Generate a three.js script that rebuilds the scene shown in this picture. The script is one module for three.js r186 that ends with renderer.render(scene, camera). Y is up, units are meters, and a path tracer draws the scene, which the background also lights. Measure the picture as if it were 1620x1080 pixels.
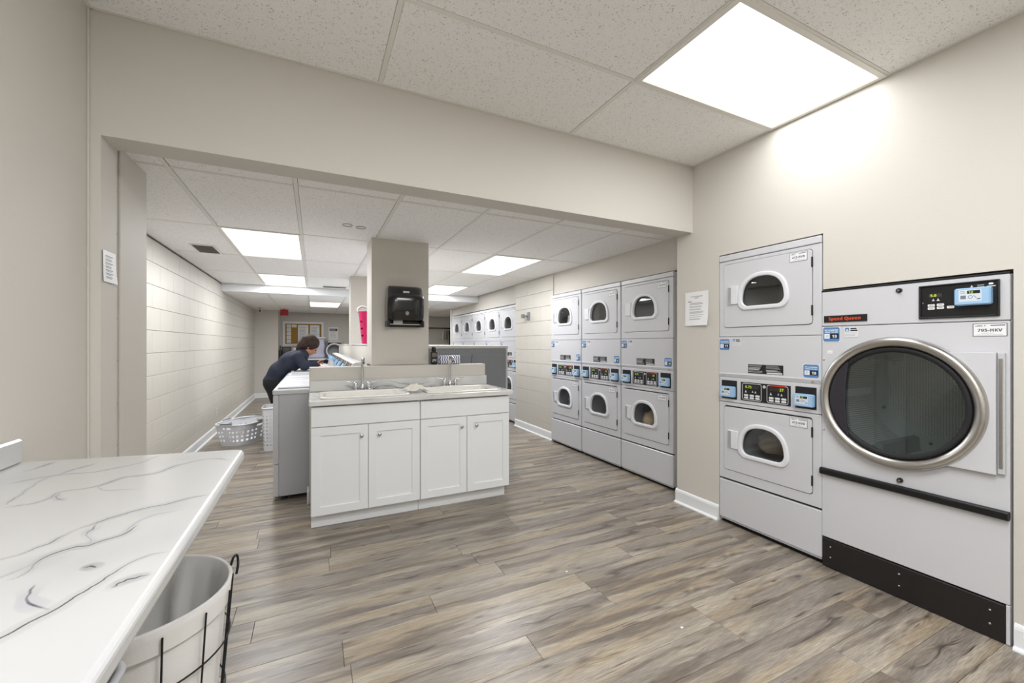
import * as THREE from 'three';
import { RoundedBoxGeometry } from 'three/addons/geometries/RoundedBoxGeometry.js';
import { RectAreaLightUniformsLib } from 'three/addons/lights/RectAreaLightUniformsLib.js';
import { MarchingCubes } from 'three/addons/objects/MarchingCubes.js';
import { mergeVertices, toCreasedNormals } from 'three/addons/utils/BufferGeometryUtils.js';

// ------------------------------------------------------------------ camera, exposure
const scene = new THREE.Scene();
scene.background = new THREE.Color(0x000000);
const FOCAL = 650, YAW = Math.atan((810 - 497) / FOCAL);
const camera = new THREE.PerspectiveCamera(2 * Math.atan(540 / FOCAL) * 180 / Math.PI, 1.5, 0.05, 60);
camera.position.set(0, 1.30, 0);
camera.rotation.set(0, -YAW, 0);
camera.setViewOffset(1620, 1080, 0, -4, 1620, 1080);
const renderer = new THREE.WebGLRenderer();
renderer.toneMapping = THREE.LinearToneMapping;
renderer.toneMappingExposure = 1.2;
renderer.shadowMap.enabled = true;
RectAreaLightUniformsLib.init();
const LAMP = { near: 19.5, nearRight: 4.2, far: 10.5, glow: 1.2 };   // panel luminances

// ------------------------------------------------------------------ helpers
let seed = 7;
const rnd = () => { seed = (seed * 1664525 + 1013904223) >>> 0; return seed / 4294967296; };
const R = d => d * Math.PI / 180;
const used = {};
function numbered(n) { const k = used[n] = (used[n] ?? -1) + 1; return k ? n + '_' + String(k).padStart(3, '0') : n; }
function mesh(name, geo, mat, parent = scene, pos) {
  const m = new THREE.Mesh(geo, mat);
  m.name = parent === scene ? numbered(name) : name;
  m.castShadow = m.receiveShadow = true;
  if (pos) m.position.set(...pos);
  parent.add(m); return m;
}
function thing(name, label, category, pos = [0, 0, 0], turn = 0, group) {
  const g = new THREE.Group(); g.name = numbered(name); g.position.set(...pos); g.rotation.y = turn;
  g.userData = { label, category }; if (group) g.userData.group = group; scene.add(g); return g;
}
function tag(o, label, category, group) { o.userData.label = label; o.userData.category = category; if (group) o.userData.group = group; return o; }
function structGroup(name) { const g = new THREE.Group(); g.name = numbered(name); g.userData.kind = 'structure'; scene.add(g); return g; }
function struct(name, geo, mat, pos) { const m = mesh(name, geo, mat, scene, pos); m.userData.kind = 'structure'; return m; }
const cache = {};
const cached = (k, f) => cache[k] ?? (cache[k] = f());

// box uv in metres from the dominant normal
function metreUV(g, ox = 0, oy = 0) {
  g = g.index ? g.toNonIndexed() : g;
  if (!g.attributes.normal) g.computeVertexNormals();
  const p = g.attributes.position, n = g.attributes.normal, uv = new Float32Array(p.count * 2);
  for (let i = 0; i < p.count; i++) {
    const a = Math.abs(n.getX(i)), b = Math.abs(n.getY(i)), c = Math.abs(n.getZ(i));
    let u, v;
    if (a >= b && a >= c) { u = p.getZ(i); v = p.getY(i); } else if (b >= c) { u = p.getX(i); v = p.getZ(i); } else { u = p.getX(i); v = p.getY(i); }
    uv[2 * i] = u + ox; uv[2 * i + 1] = v + oy;
  }
  g.setAttribute('uv', new THREE.BufferAttribute(uv, 2)); return g;
}
// chamfered box, 44 triangles, spanning [x0,x1] etc.
function cbox(x0, x1, y0, y1, z0, z1, c = 0.003) {
  const cx = (x0 + x1) / 2, cy = (y0 + y1) / 2, cz = (z0 + z1) / 2, h = [(x1 - x0) / 2, (y1 - y0) / 2, (z1 - z0) / 2];
  c = Math.min(c, h[0] * .9, h[1] * .9, h[2] * .9);
  const P = [], C = [cx, cy, cz];
  const vtx = (s, ax) => { const q = [0, 1, 2].map(i => C[i] + s[i] * (h[i] - (i === ax ? 0 : c))); return q; };
  const tri = (a, b, d) => {
    const u = [b[0] - a[0], b[1] - a[1], b[2] - a[2]], v = [d[0] - a[0], d[1] - a[1], d[2] - a[2]];
    const n = [u[1] * v[2] - u[2] * v[1], u[2] * v[0] - u[0] * v[2], u[0] * v[1] - u[1] * v[0]];
    const m = [(a[0] + b[0] + d[0]) / 3 - cx, (a[1] + b[1] + d[1]) / 3 - cy, (a[2] + b[2] + d[2]) / 3 - cz];
    if (n[0] * m[0] + n[1] * m[1] + n[2] * m[2] < 0) P.push(...a, ...d, ...b); else P.push(...a, ...b, ...d);
  };
  const quad = (a, b, d, e) => { tri(a, b, d); tri(a, d, e); };
  for (let ax = 0; ax < 3; ax++) {
    const b = (ax + 1) % 3, d = (ax + 2) % 3;
    for (const s of [-1, 1]) {
      const k = (i, j) => { const q = [0, 0, 0]; q[ax] = s; q[b] = i; q[d] = j; return vtx(q, ax); };
      quad(k(-1, -1), k(1, -1), k(1, 1), k(-1, 1));
    }
    for (const i of [-1, 1]) for (const j of [-1, 1]) {
      const k = (t, face) => { const q = [0, 0, 0]; q[ax] = t; q[b] = i; q[d] = j; return vtx(q, face); };
      quad(k(-1, b), k(1, b), k(1, d), k(-1, d));
    }
  }
  for (const i of [-1, 1]) for (const j of [-1, 1]) for (const k of [-1, 1]) tri(vtx([i, j, k], 0), vtx([i, j, k], 1), vtx([i, j, k], 2));
  const g = new THREE.BufferGeometry();
  g.setAttribute('position', new THREE.Float32BufferAttribute(P, 3)); g.computeVertexNormals();
  return metreUV(g);
}
function rbox(w, h, d, r = .006, s = 2) { return metreUV(new RoundedBoxGeometry(w, h, d, s, Math.min(r, w / 2.01, h / 2.01, d / 2.01))); }
function poly(pts) { const s = new THREE.Shape(); pts.forEach(([x, y], i) => i ? s.lineTo(x, y) : s.moveTo(x, y)); s.closePath(); return s; }
function rrShape(x0, x1, y0, y1, r, cls = THREE.Shape) {
  const s = new cls();
  s.moveTo(x0 + r, y0); s.lineTo(x1 - r, y0); s.absarc(x1 - r, y0 + r, r, -Math.PI / 2, 0);
  s.lineTo(x1, y1 - r); s.absarc(x1 - r, y1 - r, r, 0, Math.PI / 2);
  s.lineTo(x0 + r, y1); s.absarc(x0 + r, y1 - r, r, Math.PI / 2, Math.PI);
  s.lineTo(x0, y0 + r); s.absarc(x0 + r, y0 + r, r, Math.PI, Math.PI * 1.5); return s;
}
function ext(shape, depth, bevel = 0, seg = 12, bs = 2) {   // front face at z = depth, back at z = 0
  const g = new THREE.ExtrudeGeometry(shape, { depth: Math.max(1e-4, depth - 2 * bevel), bevelEnabled: bevel > 0, bevelThickness: bevel, bevelSize: bevel, bevelOffset: -bevel, bevelSegments: bs, curveSegments: seg });
  if (bevel) g.translate(0, 0, bevel);
  return g;
}
const V3 = (x, y, z) => new THREE.Vector3(x, y, z);
function tube(pts, r, seg = 24, rs = 8, closed = false, tension = .5) {
  return new THREE.TubeGeometry(new THREE.CatmullRomCurve3(pts.map(p => V3(...p)), closed, 'catmullrom', tension), seg, r, rs, closed);
}
function lathe(pts, seg = 24) { return new THREE.LatheGeometry(pts.map(([x, y]) => new THREE.Vector2(x, y)), seg); }
// rings of equal length joined into a skin; caps optional
function loft(rings, { cap0 = false, cap1 = false, crease = 0 } = {}) {
  const n = rings[0].length, P = [], I = [];
  rings.forEach(r => r.forEach(p => P.push(...p)));
  for (let k = 0; k + 1 < rings.length; k++) for (let i = 0; i < n; i++) {
    const a = k * n + i, b = k * n + (i + 1) % n, c = a + n, d = b + n; I.push(a, b, d, a, d, c);
  }
  const cap = (k, flip) => {
    const c = P.length / 3, m = [0, 0, 0]; rings[k].forEach(p => { for (let j = 0; j < 3; j++) m[j] += p[j] / n; }); P.push(...m);
    for (let i = 0; i < n; i++) { const a = k * n + i, b = k * n + (i + 1) % n; flip ? I.push(c, b, a) : I.push(c, a, b); }
  };
  if (cap0) cap(0, true); if (cap1) cap(rings.length - 1, false);
  let g = new THREE.BufferGeometry(); g.setAttribute('position', new THREE.Float32BufferAttribute(P, 3)); g.setIndex(I);
  g.computeVertexNormals(); if (crease) g = toCreasedNormals(g, crease);
  return metreUV(g);
}
function rrRing(w, d, r, y, cx = 0, cz = 0, n = 8) {   // rounded rectangle in the xz plane, counter-clockwise seen from below
  const o = [];
  for (const [sx, sz, a0] of [[1, 1, 0], [-1, 1, 90], [-1, -1, 180], [1, -1, 270]]) for (let i = 0; i <= n; i++) {
    const a = R(a0 + 90 * i / n); o.push([cx + sx * (w / 2 - r) + r * Math.cos(a), y, cz + sz * (d / 2 - r) + r * Math.sin(a)]);
  }
  return o;
}
// wall with real through-holes: ring(t, k) -> [x,y,z] outer point, inner offset towards axis
function perforated(N, M, outer, inner, hole) {
  const P = [], I = [], id = (l, i, k) => l * N * (M + 1) + k * N + (i % N);
  for (let l = 0; l < 2; l++) for (let k = 0; k <= M; k++) for (let i = 0; i < N; i++) P.push(...(l ? inner : outer)(i / N, k / M));
  const q = (a, b, c, d) => I.push(a, b, c, a, c, d);
  const H = (i, k) => k < 0 || k >= M || hole((i + N) % N, k);
  for (let k = 0; k < M; k++) for (let i = 0; i < N; i++) {
    if (H(i, k)) continue;
    q(id(0, i, k), id(0, i, k + 1), id(0, i + 1, k + 1), id(0, i + 1, k)); q(id(1, i, k), id(1, i + 1, k), id(1, i + 1, k + 1), id(1, i, k + 1));
    if (H(i, k + 1)) q(id(0, i, k + 1), id(1, i, k + 1), id(1, i + 1, k + 1), id(0, i + 1, k + 1));
    if (H(i, k - 1)) q(id(0, i, k), id(0, i + 1, k), id(1, i + 1, k), id(1, i, k));
    if (H(i + 1, k)) q(id(0, i + 1, k), id(0, i + 1, k + 1), id(1, i + 1, k + 1), id(1, i + 1, k));
    if (H(i - 1, k)) q(id(0, i, k), id(1, i, k), id(1, i, k + 1), id(0, i, k + 1));
  }
  const g = new THREE.BufferGeometry(); g.setAttribute('position', new THREE.Float32BufferAttribute(P, 3)); g.setIndex(I);
  g.computeVertexNormals(); return metreUV(toCreasedNormals(g, .6));
}
// value noise
const perm = new Uint8Array(512); { const a = [...Array(256).keys()]; for (let i = 255; i > 0; i--) { const j = Math.floor(rnd() * (i + 1)); [a[i], a[j]] = [a[j], a[i]]; } for (let i = 0; i < 512; i++) perm[i] = a[i & 255]; }
function vn(x, y, z = 0) {
  const X = Math.floor(x), Y = Math.floor(y), Z = Math.floor(z); x -= X; y -= Y; z -= Z;
  const u = x * x * (3 - 2 * x), v = y * y * (3 - 2 * y), w = z * z * (3 - 2 * z);
  const h = (a, b, c) => perm[(perm[(perm[(X + a) & 255] + Y + b) & 255] + Z + c) & 255] / 255;
  const l = (a, b, t) => a + (b - a) * t;
  if (z === 0) return l(l(h(0, 0, 0), h(1, 0, 0), u), l(h(0, 1, 0), h(1, 1, 0), u), v);
  return l(l(l(h(0, 0, 0), h(1, 0, 0), u), l(h(0, 1, 0), h(1, 1, 0), u), v), l(l(h(0, 0, 1), h(1, 0, 1), u), l(h(0, 1, 1), h(1, 1, 1), u), v), w);
}
const fbm = (x, y, o = 4) => { let s = 0, a = .5; for (let i = 0; i < o; i++) { s += a * vn(x, y); x = x * 2.03 + 17; y = y * 2.03 + 31; a *= .5; } return s; };

// ------------------------------------------------------------------ textures
function canvas(w, h) { const c = document.createElement('canvas'); c.width = w; c.height = h; return [c, c.getContext('2d')]; }
function dataTex(w, h, f, srgb, rep = true) {
  const d = new Uint8Array(w * h * 4);
  for (let y = 0; y < h; y++) for (let x = 0; x < w; x++) { const c = f(x, y), i = (y * w + x) * 4; d[i] = c[0]; d[i + 1] = c[1]; d[i + 2] = c[2]; d[i + 3] = 255; }
  const t = new THREE.DataTexture(d, w, h); t.magFilter = THREE.LinearFilter; t.minFilter = THREE.LinearMipmapLinearFilter; t.generateMipmaps = true;
  if (rep) t.wrapS = t.wrapT = THREE.RepeatWrapping; if (srgb) t.colorSpace = THREE.SRGBColorSpace; t.needsUpdate = true; return t;
}
const clamp = v => v < 0 ? 0 : v > 255 ? 255 : v;
const mix = (a, b, t) => [a[0] + (b[0] - a[0]) * t, a[1] + (b[1] - a[1]) * t, a[2] + (b[2] - a[2]) * t];
const sst = (a, b, x) => { const t = Math.min(1, Math.max(0, (x - a) / (b - a))); return t * t * (3 - 2 * t); };

// twelve plank prints stacked in one sheet: weathered oak, cream, grey, brown and tan streaks, knots
const PLANKS = 12, PW = 1024, PH = 128;
const plankTex = (() => {
  const info = [];
  for (let k = 0; k < PLANKS; k++) {
    const kn = []; for (let j = 0; j < 2 + Math.floor(rnd() * 2); j++) kn.push([rnd() * PW, PH * (.2 + .6 * rnd()), 5 + 9 * rnd(), .5 + .5 * rnd()]);
    info.push({ o: rnd() * 200, b: rnd(), w: rnd(), flip: rnd() < .5, kn });
  }
  const cream = [198, 187, 169], grey = [160, 151, 140], brown = [124, 112, 100], tan = [184, 166, 138], dark = [78, 70, 63];
  return dataTex(PW, PH * PLANKS, (x, Y) => {
    const k = Math.floor(Y / PH), y = Y % PH, p = info[k]; let yy = y, kd = 0;
    for (const [kx, ky, kr, ks] of p.kn) { const dx = (x - kx) / 3.2, dy = y - ky, d2 = (dx * dx + dy * dy) / (kr * kr); yy += Math.sign(dy || 1) * kr * 1.1 * Math.exp(-d2 * .35); kd += ks * Math.exp(-d2 * 1.7); }
    const u = x / PW * 1.22, v = yy / PH * .158;
    const wv = .006 * (fbm(u * 6 + p.o, v * 20, 2) - .4), vv = v + wv, a = fbm(u * 1.6 + p.o, vv * 14 + p.o * 1.7, 4), b = fbm(u * 2.0 + p.o + 40, vv * 18 + p.o, 3), g = fbm(u * 22 + p.o, vv * 420, 3), s = fbm(u * 2.8 + p.o + 90, vv * 26 + 9, 4);
    const t = (p.flip ? 1 - y / PH : y / PH);
    let c = mix(grey, cream, sst(.34, .68, a + .26 * (p.b - .5) + .12 * (t - .5)));
    c = mix(c, tan, .7 * sst(.42, .68, b + .12 * (p.w - .5)));
    c = mix(c, brown, .75 * sst(.46, .70, s + .22 * (.5 - p.b) + .12 * (.5 - t)));
    c = mix(c, dark, .8 * sst(.64, .76, fbm(u * 4 + p.o + 60, vv * 80 + p.o, 3)));
    c = mix(c, dark, Math.min(.85, kd * (.55 + .6 * g)));
    const f = 1 + (g - .47) * .46 + (vn(x * .9, Y * .9) - .5) * .05;
    return [clamp(c[0] * f), clamp(c[1] * f), clamp(c[2] * f)];
  }, true, false);
})();
// fissured mineral tile, 1.22 x .61 m
const tileMaps = (() => {
  const W = 1024, H = 512, hgt = new Float32Array(W * H).fill(1);
  for (let n = 0; n < 3600; n++) {
    let x = rnd() * W, y = rnd() * H, a = rnd() * 6.28; const L = 1 + Math.floor(rnd() * rnd() * 9), r = .5 + rnd() * .8, dp = .35 + .6 * rnd();
    for (let s = 0; s < L; s++) {
      for (let j = -2; j <= 2; j++) for (let i = -2; i <= 2; i++) if (i * i + j * j <= r * r + .4) { const q = ((Math.floor(y + j) + H) % H) * W + (Math.floor(x + i) + W) % W; hgt[q] = Math.min(hgt[q], 1 - dp); }
      a += (rnd() - .5) * 1.5; x += Math.cos(a); y += Math.sin(a);
    }
  }
  for (let n = 0; n < 9000; n++) hgt[Math.floor(rnd() * W * H)] *= .6;
  const col = dataTex(W, H, (x, y) => { const h = hgt[y * W + x], f = .74 + .26 * h + (fbm(x * .3, y * .3, 2) - .4) * .04; return [clamp(249 * f), clamp(248 * f), clamp(246 * f)]; }, true);
  const bmp = dataTex(W, H, (x, y) => { const v = clamp(215 * hgt[y * W + x] + 30 * fbm(x * .12, y * .12, 3)); return [v, v, v]; });
  col.repeat.set(1 / 1.22, 1 / .61); bmp.repeat.set(1 / 1.22, 1 / .61); return { col, bmp };
})();
const rollerBump = dataTex(256, 256, (x, y) => { const v = clamp(90 + 120 * fbm(x * .22, y * .22, 3)); return [v, v, v]; }); rollerBump.repeat.set(3, 3);
const weave = dataTex(128, 128, (x, y) => { const v = 128 + 60 * Math.sin(x * Math.PI / 4) * Math.sin(y * Math.PI / 4) + 40 * (vn(x * .7, y * .7) - .5); return [clamp(v), clamp(v), clamp(v)]; }); weave.repeat.set(14, 14);
const perfTex = dataTex(128, 128, (x, y) => { const gx = (x % 32) - 16, gy = ((y + (Math.floor(x / 32) % 2) * 16) % 32) - 16, d = Math.hypot(gx, gy); const v = d < 8 ? 14 : 185 + 14 * vn(x * .2, y * .2); return [v, v, v]; }, true); perfTex.repeat.set(20, 20);
// marble laminate drawn as printed veins on a sheet; paths in metres
function marble(w, h, px, veins, patches, ox = 0, oy = 0, minor = 26, base = '#dededc') {
  const [c, g] = canvas(Math.round(w * px), Math.round(h * px));
  g.fillStyle = base; g.fillRect(0, 0, c.width, c.height);
  const X = x => (x - ox) * px, Y = y => (y - oy) * px;
  for (let i = 0; i < minor; i++) { const x = rnd() * c.width, y = rnd() * c.height, r = (.05 + .12 * rnd()) * px, gr = g.createRadialGradient(x, y, 0, x, y, r); gr.addColorStop(0, 'rgba(176,179,184,.34)'); gr.addColorStop(1, 'rgba(176,179,184,0)'); g.fillStyle = gr; g.fillRect(x - r, y - r, 2 * r, 2 * r); }
  for (const [x, y, r] of patches) { const gr = g.createRadialGradient(X(x), Y(y), 0, X(x), Y(y), r * px); gr.addColorStop(0, 'rgba(140,143,148,.22)'); gr.addColorStop(1, 'rgba(120,124,130,0)'); g.fillStyle = gr; g.fillRect(X(x) - r * px, Y(y) - r * px, 2 * r * px, 2 * r * px); }
  for (const { p, k = 1, wd = 1 } of veins) {
    const cv = new THREE.CatmullRomCurve3(p.map(q => V3(q[0], q[1], 0))), n = Math.max(30, Math.round(cv.getLength() * 160)), pts = cv.getSpacedPoints(n);
    for (let pass = 0; pass < 2; pass++) for (let i = 0; i < n; i++) {
      const jt = q => .016 * (fbm(q * .16 + p[0][0] * 50, 3, 4) - .45), j = jt(i), a = pts[i], b = pts[i + 1], jb = jt(i + 1);
      const st = .25 + 1.1 * Math.pow(vn(i * .11 + p[0][1] * 31, 7.3), 1.4), e = Math.min(1, i / 8, (n - i) / 8);
      g.strokeStyle = pass ? `rgba(62,64,70,${Math.min(.95, 1.0 * st * k * e)})` : `rgba(140,143,149,${.045 * k * e})`;
      g.lineWidth = (pass ? .0019 * (.35 + st) : .020 * (.4 + st)) * wd * px; g.lineCap = 'round';
      g.beginPath(); g.moveTo(X(a.x + j), Y(a.y + j)); g.lineTo(X(b.x + jb), Y(b.y + jb)); g.stroke();
    }
  }
  const t = new THREE.CanvasTexture(c); t.colorSpace = THREE.SRGBColorSpace; t.flipY = false; return t;
}
// printed matter, one sheet
const AT = 2048, [atC, atG] = canvas(AT, 1024), region = {}; let ax = 0, ay = 0, ah = 0;
atG.fillStyle = '#fff'; atG.fillRect(0, 0, AT, 1024);
function print(key, w, h, draw) {
  if (region[key]) return region[key];
  if (ax + w + 4 > AT) { ax = 0; ay += ah + 4; ah = 0; }
  atG.save(); atG.translate(ax, ay); atG.beginPath(); atG.rect(0, 0, w, h); atG.clip(); draw(atG, w, h); atG.restore();
  const r = region[key] = [(ax + 1) / AT, 1 - (ay + h - 1) / 1024, (ax + w - 1) / AT, 1 - (ay + 1) / 1024]; ax += w + 4; ah = Math.max(ah, h); return r;
}
const fillR = (g, c, x, y, w, h) => { g.fillStyle = c; g.fillRect(x, y, w, h); };
const txt = (g, s, x, y, px, c, al = 'center', wt = 'bold') => { g.font = `${wt} ${px}px sans-serif`; g.fillStyle = c; g.textAlign = al; g.textBaseline = 'middle'; g.fillText(s, x, y); };
function lines(g, x, y, w, n, step, c = '#777', h = 2) { for (let i = 0; i < n; i++) fillR(g, c, x, y + i * step, w * (.7 + .3 * vn(i * 3.7 + x, y * .3)), h); }
const stickerPrint = n => print('sticker' + n, 120, 116, (g, w, h) => {
  fillR(g, '#f4f6f8', 0, 0, w, h); g.fillStyle = '#5584b8'; g.beginPath(); g.roundRect(3, 3, w - 6, h - 6, 14); g.fill();
  txt(g, 'DO LAUNDRY', w / 2, 24, 15, '#fff'); txt(g, 'FROM THE APP', w / 2, 40, 13, '#fff');
  fillR(g, '#fff', 12, 54, 36, 36); fillR(g, '#d4d8dc', 18, 60, 24, 24);
  fillR(g, '#0f1b2c', 52, 52, 58, 40); txt(g, String(n), 81, 73, 32, '#fff');
});
const tagPrint = (a) => print('tag' + a, 150, 84, (g, w, h) => {
  fillR(g, '#eceef0', 0, 0, w, h); g.strokeStyle = '#55585c'; g.lineWidth = 3; g.strokeRect(3, 3, w - 6, h - 6);
  txt(g, 'LINC 7', 34, 16, 14, '#333', 'center', 'italic bold'); fillR(g, '#3a3c40', 78, 12, 62, 5); txt(g, a, w / 2, 44, 27, '#26282c'); lines(g, 40, 62, 70, 1, 8, '#888'); fillR(g, '#999', 20, 72, 110, 2);
});
const logoPrint = () => print('logo', 90, 72, (g, w, h) => { fillR(g, '#dfe1e4', 0, 0, w, h); fillR(g, '#4f7fb5', 4, 4, 26, 26); fillR(g, '#e8eef5', 9, 16, 16, 9); fillR(g, '#222', 38, 6, 40, 8); fillR(g, '#222', 38, 19, 46, 9); lines(g, 4, 38, 80, 3, 10, '#a6a8ac'); });
const cautionPrint = () => print('caution', 300, 80, (g, w, h) => { fillR(g, '#17181a', 0, 0, w, h); lines(g, 6, 8, 134, 2, 7, '#b9bcc0', 3); lines(g, 6, 28, 120, 3, 8, '#d5d7da', 4); lines(g, 6, 56, 136, 2, 9, '#b9bcc0', 4); lines(g, 158, 8, 134, 4, 8, '#aeb1b5', 3); lines(g, 158, 44, 130, 2, 8, '#d5d7da', 4); fillR(g, '#d9dbde', 164, 64, 128, 12); });
const blackPrint = () => print('black', 24, 24, (g, w, h) => fillR(g, '#121316', 0, 0, w, h));
function pawn(g, x, y, s) { g.fillStyle = '#e6e8ea'; g.beginPath(); g.moveTo(x, y - s); g.lineTo(x + s * .28, y); g.lineTo(x + s * .7, y + s * .5); g.lineTo(x - s * .7, y + s * .5); g.lineTo(x - s * .28, y); g.fill(); }
const displayPrint = (a, b) => print('disp' + a + b, 400, 152, (g, w, h) => {
  fillR(g, '#0c0d10', 0, 0, w, h);
  for (const [x, s, col, t] of [[16, a, '#c8f028', 0], [222, b, '#e8ff3a', 1]]) {
    g.strokeStyle = '#e8eaec'; g.lineWidth = 4; g.beginPath(); g.roundRect(x, 10, 160, 132, 14); g.stroke();
    if (t) { fillR(g, '#c22a1a', x + 22, 5, 118, 11); }
    fillR(g, '#2c2a26', x + 18, 24, 122, 26); txt(g, s, t ? x + 112 : x + 52, 38, 28, col);
    pawn(g, x + 30, 76, 15); pawn(g, x + 88, 74, 11); pawn(g, x + 112, 76, 13);
    for (let i = 0; i < 3; i++) { g.fillStyle = '#dfe2e5'; g.beginPath(); g.roundRect(x + 14 + i * 48, 98, 38, 16, 6); g.roundRect(x + 14 + i * 48, 118, 38, 16, 6); g.fill(); }
  }
  g.fillStyle = '#e6e8ea'; g.beginPath(); g.arc(200, 26, 12, 0, 7); g.fill(); fillR(g, '#0c0d10', 194, 24, 12, 5);
});
const readerPrint = () => print('reader', 150, 100, (g, w, h) => {
  fillR(g, '#9cc3e4', 0, 0, w, h); fillR(g, '#d3dce4', 18, 8, 100, 74); fillR(g, '#111', 56, 14, 56, 20); txt(g, '12', 72, 25, 19, '#c8f028'); lines(g, 24, 16, 26, 2, 9, '#5a626a', 3);
  fillR(g, '#747d86', 26, 44, 24, 22); g.strokeStyle = '#6a6fb0'; g.lineWidth = 3; g.beginPath(); g.arc(70, 55, 9, 0, 7); g.moveTo(84, 46); g.lineTo(96, 62); g.stroke(); fillR(g, '#334a6a', 98, 66, 16, 6);
});
const bigPrint = () => print('big', 540, 310, (g, w, h) => {
  fillR(g, '#0b0c0f', 0, 0, w, h); fillR(g, '#3b3836', 62, 76, 96, 32); txt(g, '5.0', 96, 92, 34, '#d4f52a');
  pawn(g, 96, 138, 18); pawn(g, 132, 138, 20);
  for (const [x, y] of [[54, 178], [54, 208], [122, 176], [122, 206], [196, 204]]) { g.fillStyle = '#e4e7e4'; g.beginPath(); g.roundRect(x, y, 54, 24, 6); g.fill(); fillR(g, '#9a9c9a', x + 12, y + 8, 30, 7); }
  fillR(g, '#e6e8ea', 14, 158, 6, 8); pawn(g, 368, 34, 16); fillR(g, '#c9ccce', 404, 26, 46, 5); fillR(g, '#c9ccce', 404, 42, 46, 8); g.fillStyle = '#fff'; g.beginPath(); g.roundRect(478, 14, 30, 16, 6); g.fill(); fillR(g, '#d8dadc', 470, 40, 52, 9);
});
const brandPrint = () => print('brand', 420, 78, (g, w, h) => { fillR(g, '#15171b', 0, 0, w, h); txt(g, 'Speed Queen', w / 2 - 4, h / 2, 50, '#f2512c'); });
const noticePrint = k => print('notice' + k, 210, 270, (g, w, h) => {
  fillR(g, '#f1f2f3', 0, 0, w, h);
  if (k === 0) { fillR(g, '#8f9194', 50, 36, 108, 5); fillR(g, '#8f9194', 86, 48, 36, 5); fillR(g, '#6b6d70', 26, 74, 32, 6); let y = 88; for (const n of [3, 2, 2, 3, 1, 1, 2]) { lines(g, 40, y, 136, n, 6, '#97999c', 3); y += n * 6 + 9; } }
  if (k === 1) { for (let i = 0; i < 7; i++) { fillR(g, '#4b4f5c', 40, 40 + i * 30, 120 * (.75 + .25 * vn(i * 2.3, 1)), 7); fillR(g, '#6a6e78', 40, 52 + i * 30, 90, 5); } }
  if (k === 2) { fillR(g, '#3c4046', 22, 30, 166, 44); lines(g, 34, 42, 140, 2, 14, '#c9ccd0', 6); lines(g, 28, 92, 150, 6, 20, '#a9abb0', 4); }
  if (k === 3) { lines(g, 24, 30, 160, 12, 18, '#9b9da0', 5); }
  if (k === 4) { fillR(g, '#f6f6f4', 0, 0, w, h); lines(g, 20, 90, 170, 4, 30, '#7e8084', 8); }
});
const chevronPrint = () => print('chevron', 220, 90, (g, w, h) => { fillR(g, '#eceaf4', 0, 0, w, h); g.strokeStyle = '#2f3566'; g.lineWidth = 8; for (let x = -10; x < w + 20; x += 22) { g.beginPath(); g.moveTo(x, 0); g.lineTo(x + 9, 22); g.lineTo(x, 45); g.lineTo(x + 9, 68); g.lineTo(x, 90); g.stroke(); } });
const bottlePrint = () => print('bottle', 64, 128, (g, w, h) => { fillR(g, '#161514', 0, 0, w, h); txt(g, 'JTC', 34, 92, 30, '#e9e9e6'); fillR(g, '#6b5f52', 6, 10, 50, 44); });
const towelPrint = () => print('towelmark', 96, 96, (g, w, h) => { fillR(g, '#0e0f11', 0, 0, w, h); g.strokeStyle = '#dfe2e4'; g.lineWidth = 9; g.lineCap = 'round'; g.beginPath(); g.moveTo(26, 30); g.quadraticCurveTo(60, 44, 70, 74); g.moveTo(22, 52); g.quadraticCurveTo(44, 60, 50, 84); g.moveTo(48, 14); g.quadraticCurveTo(76, 30, 80, 54); g.stroke(); });

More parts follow.
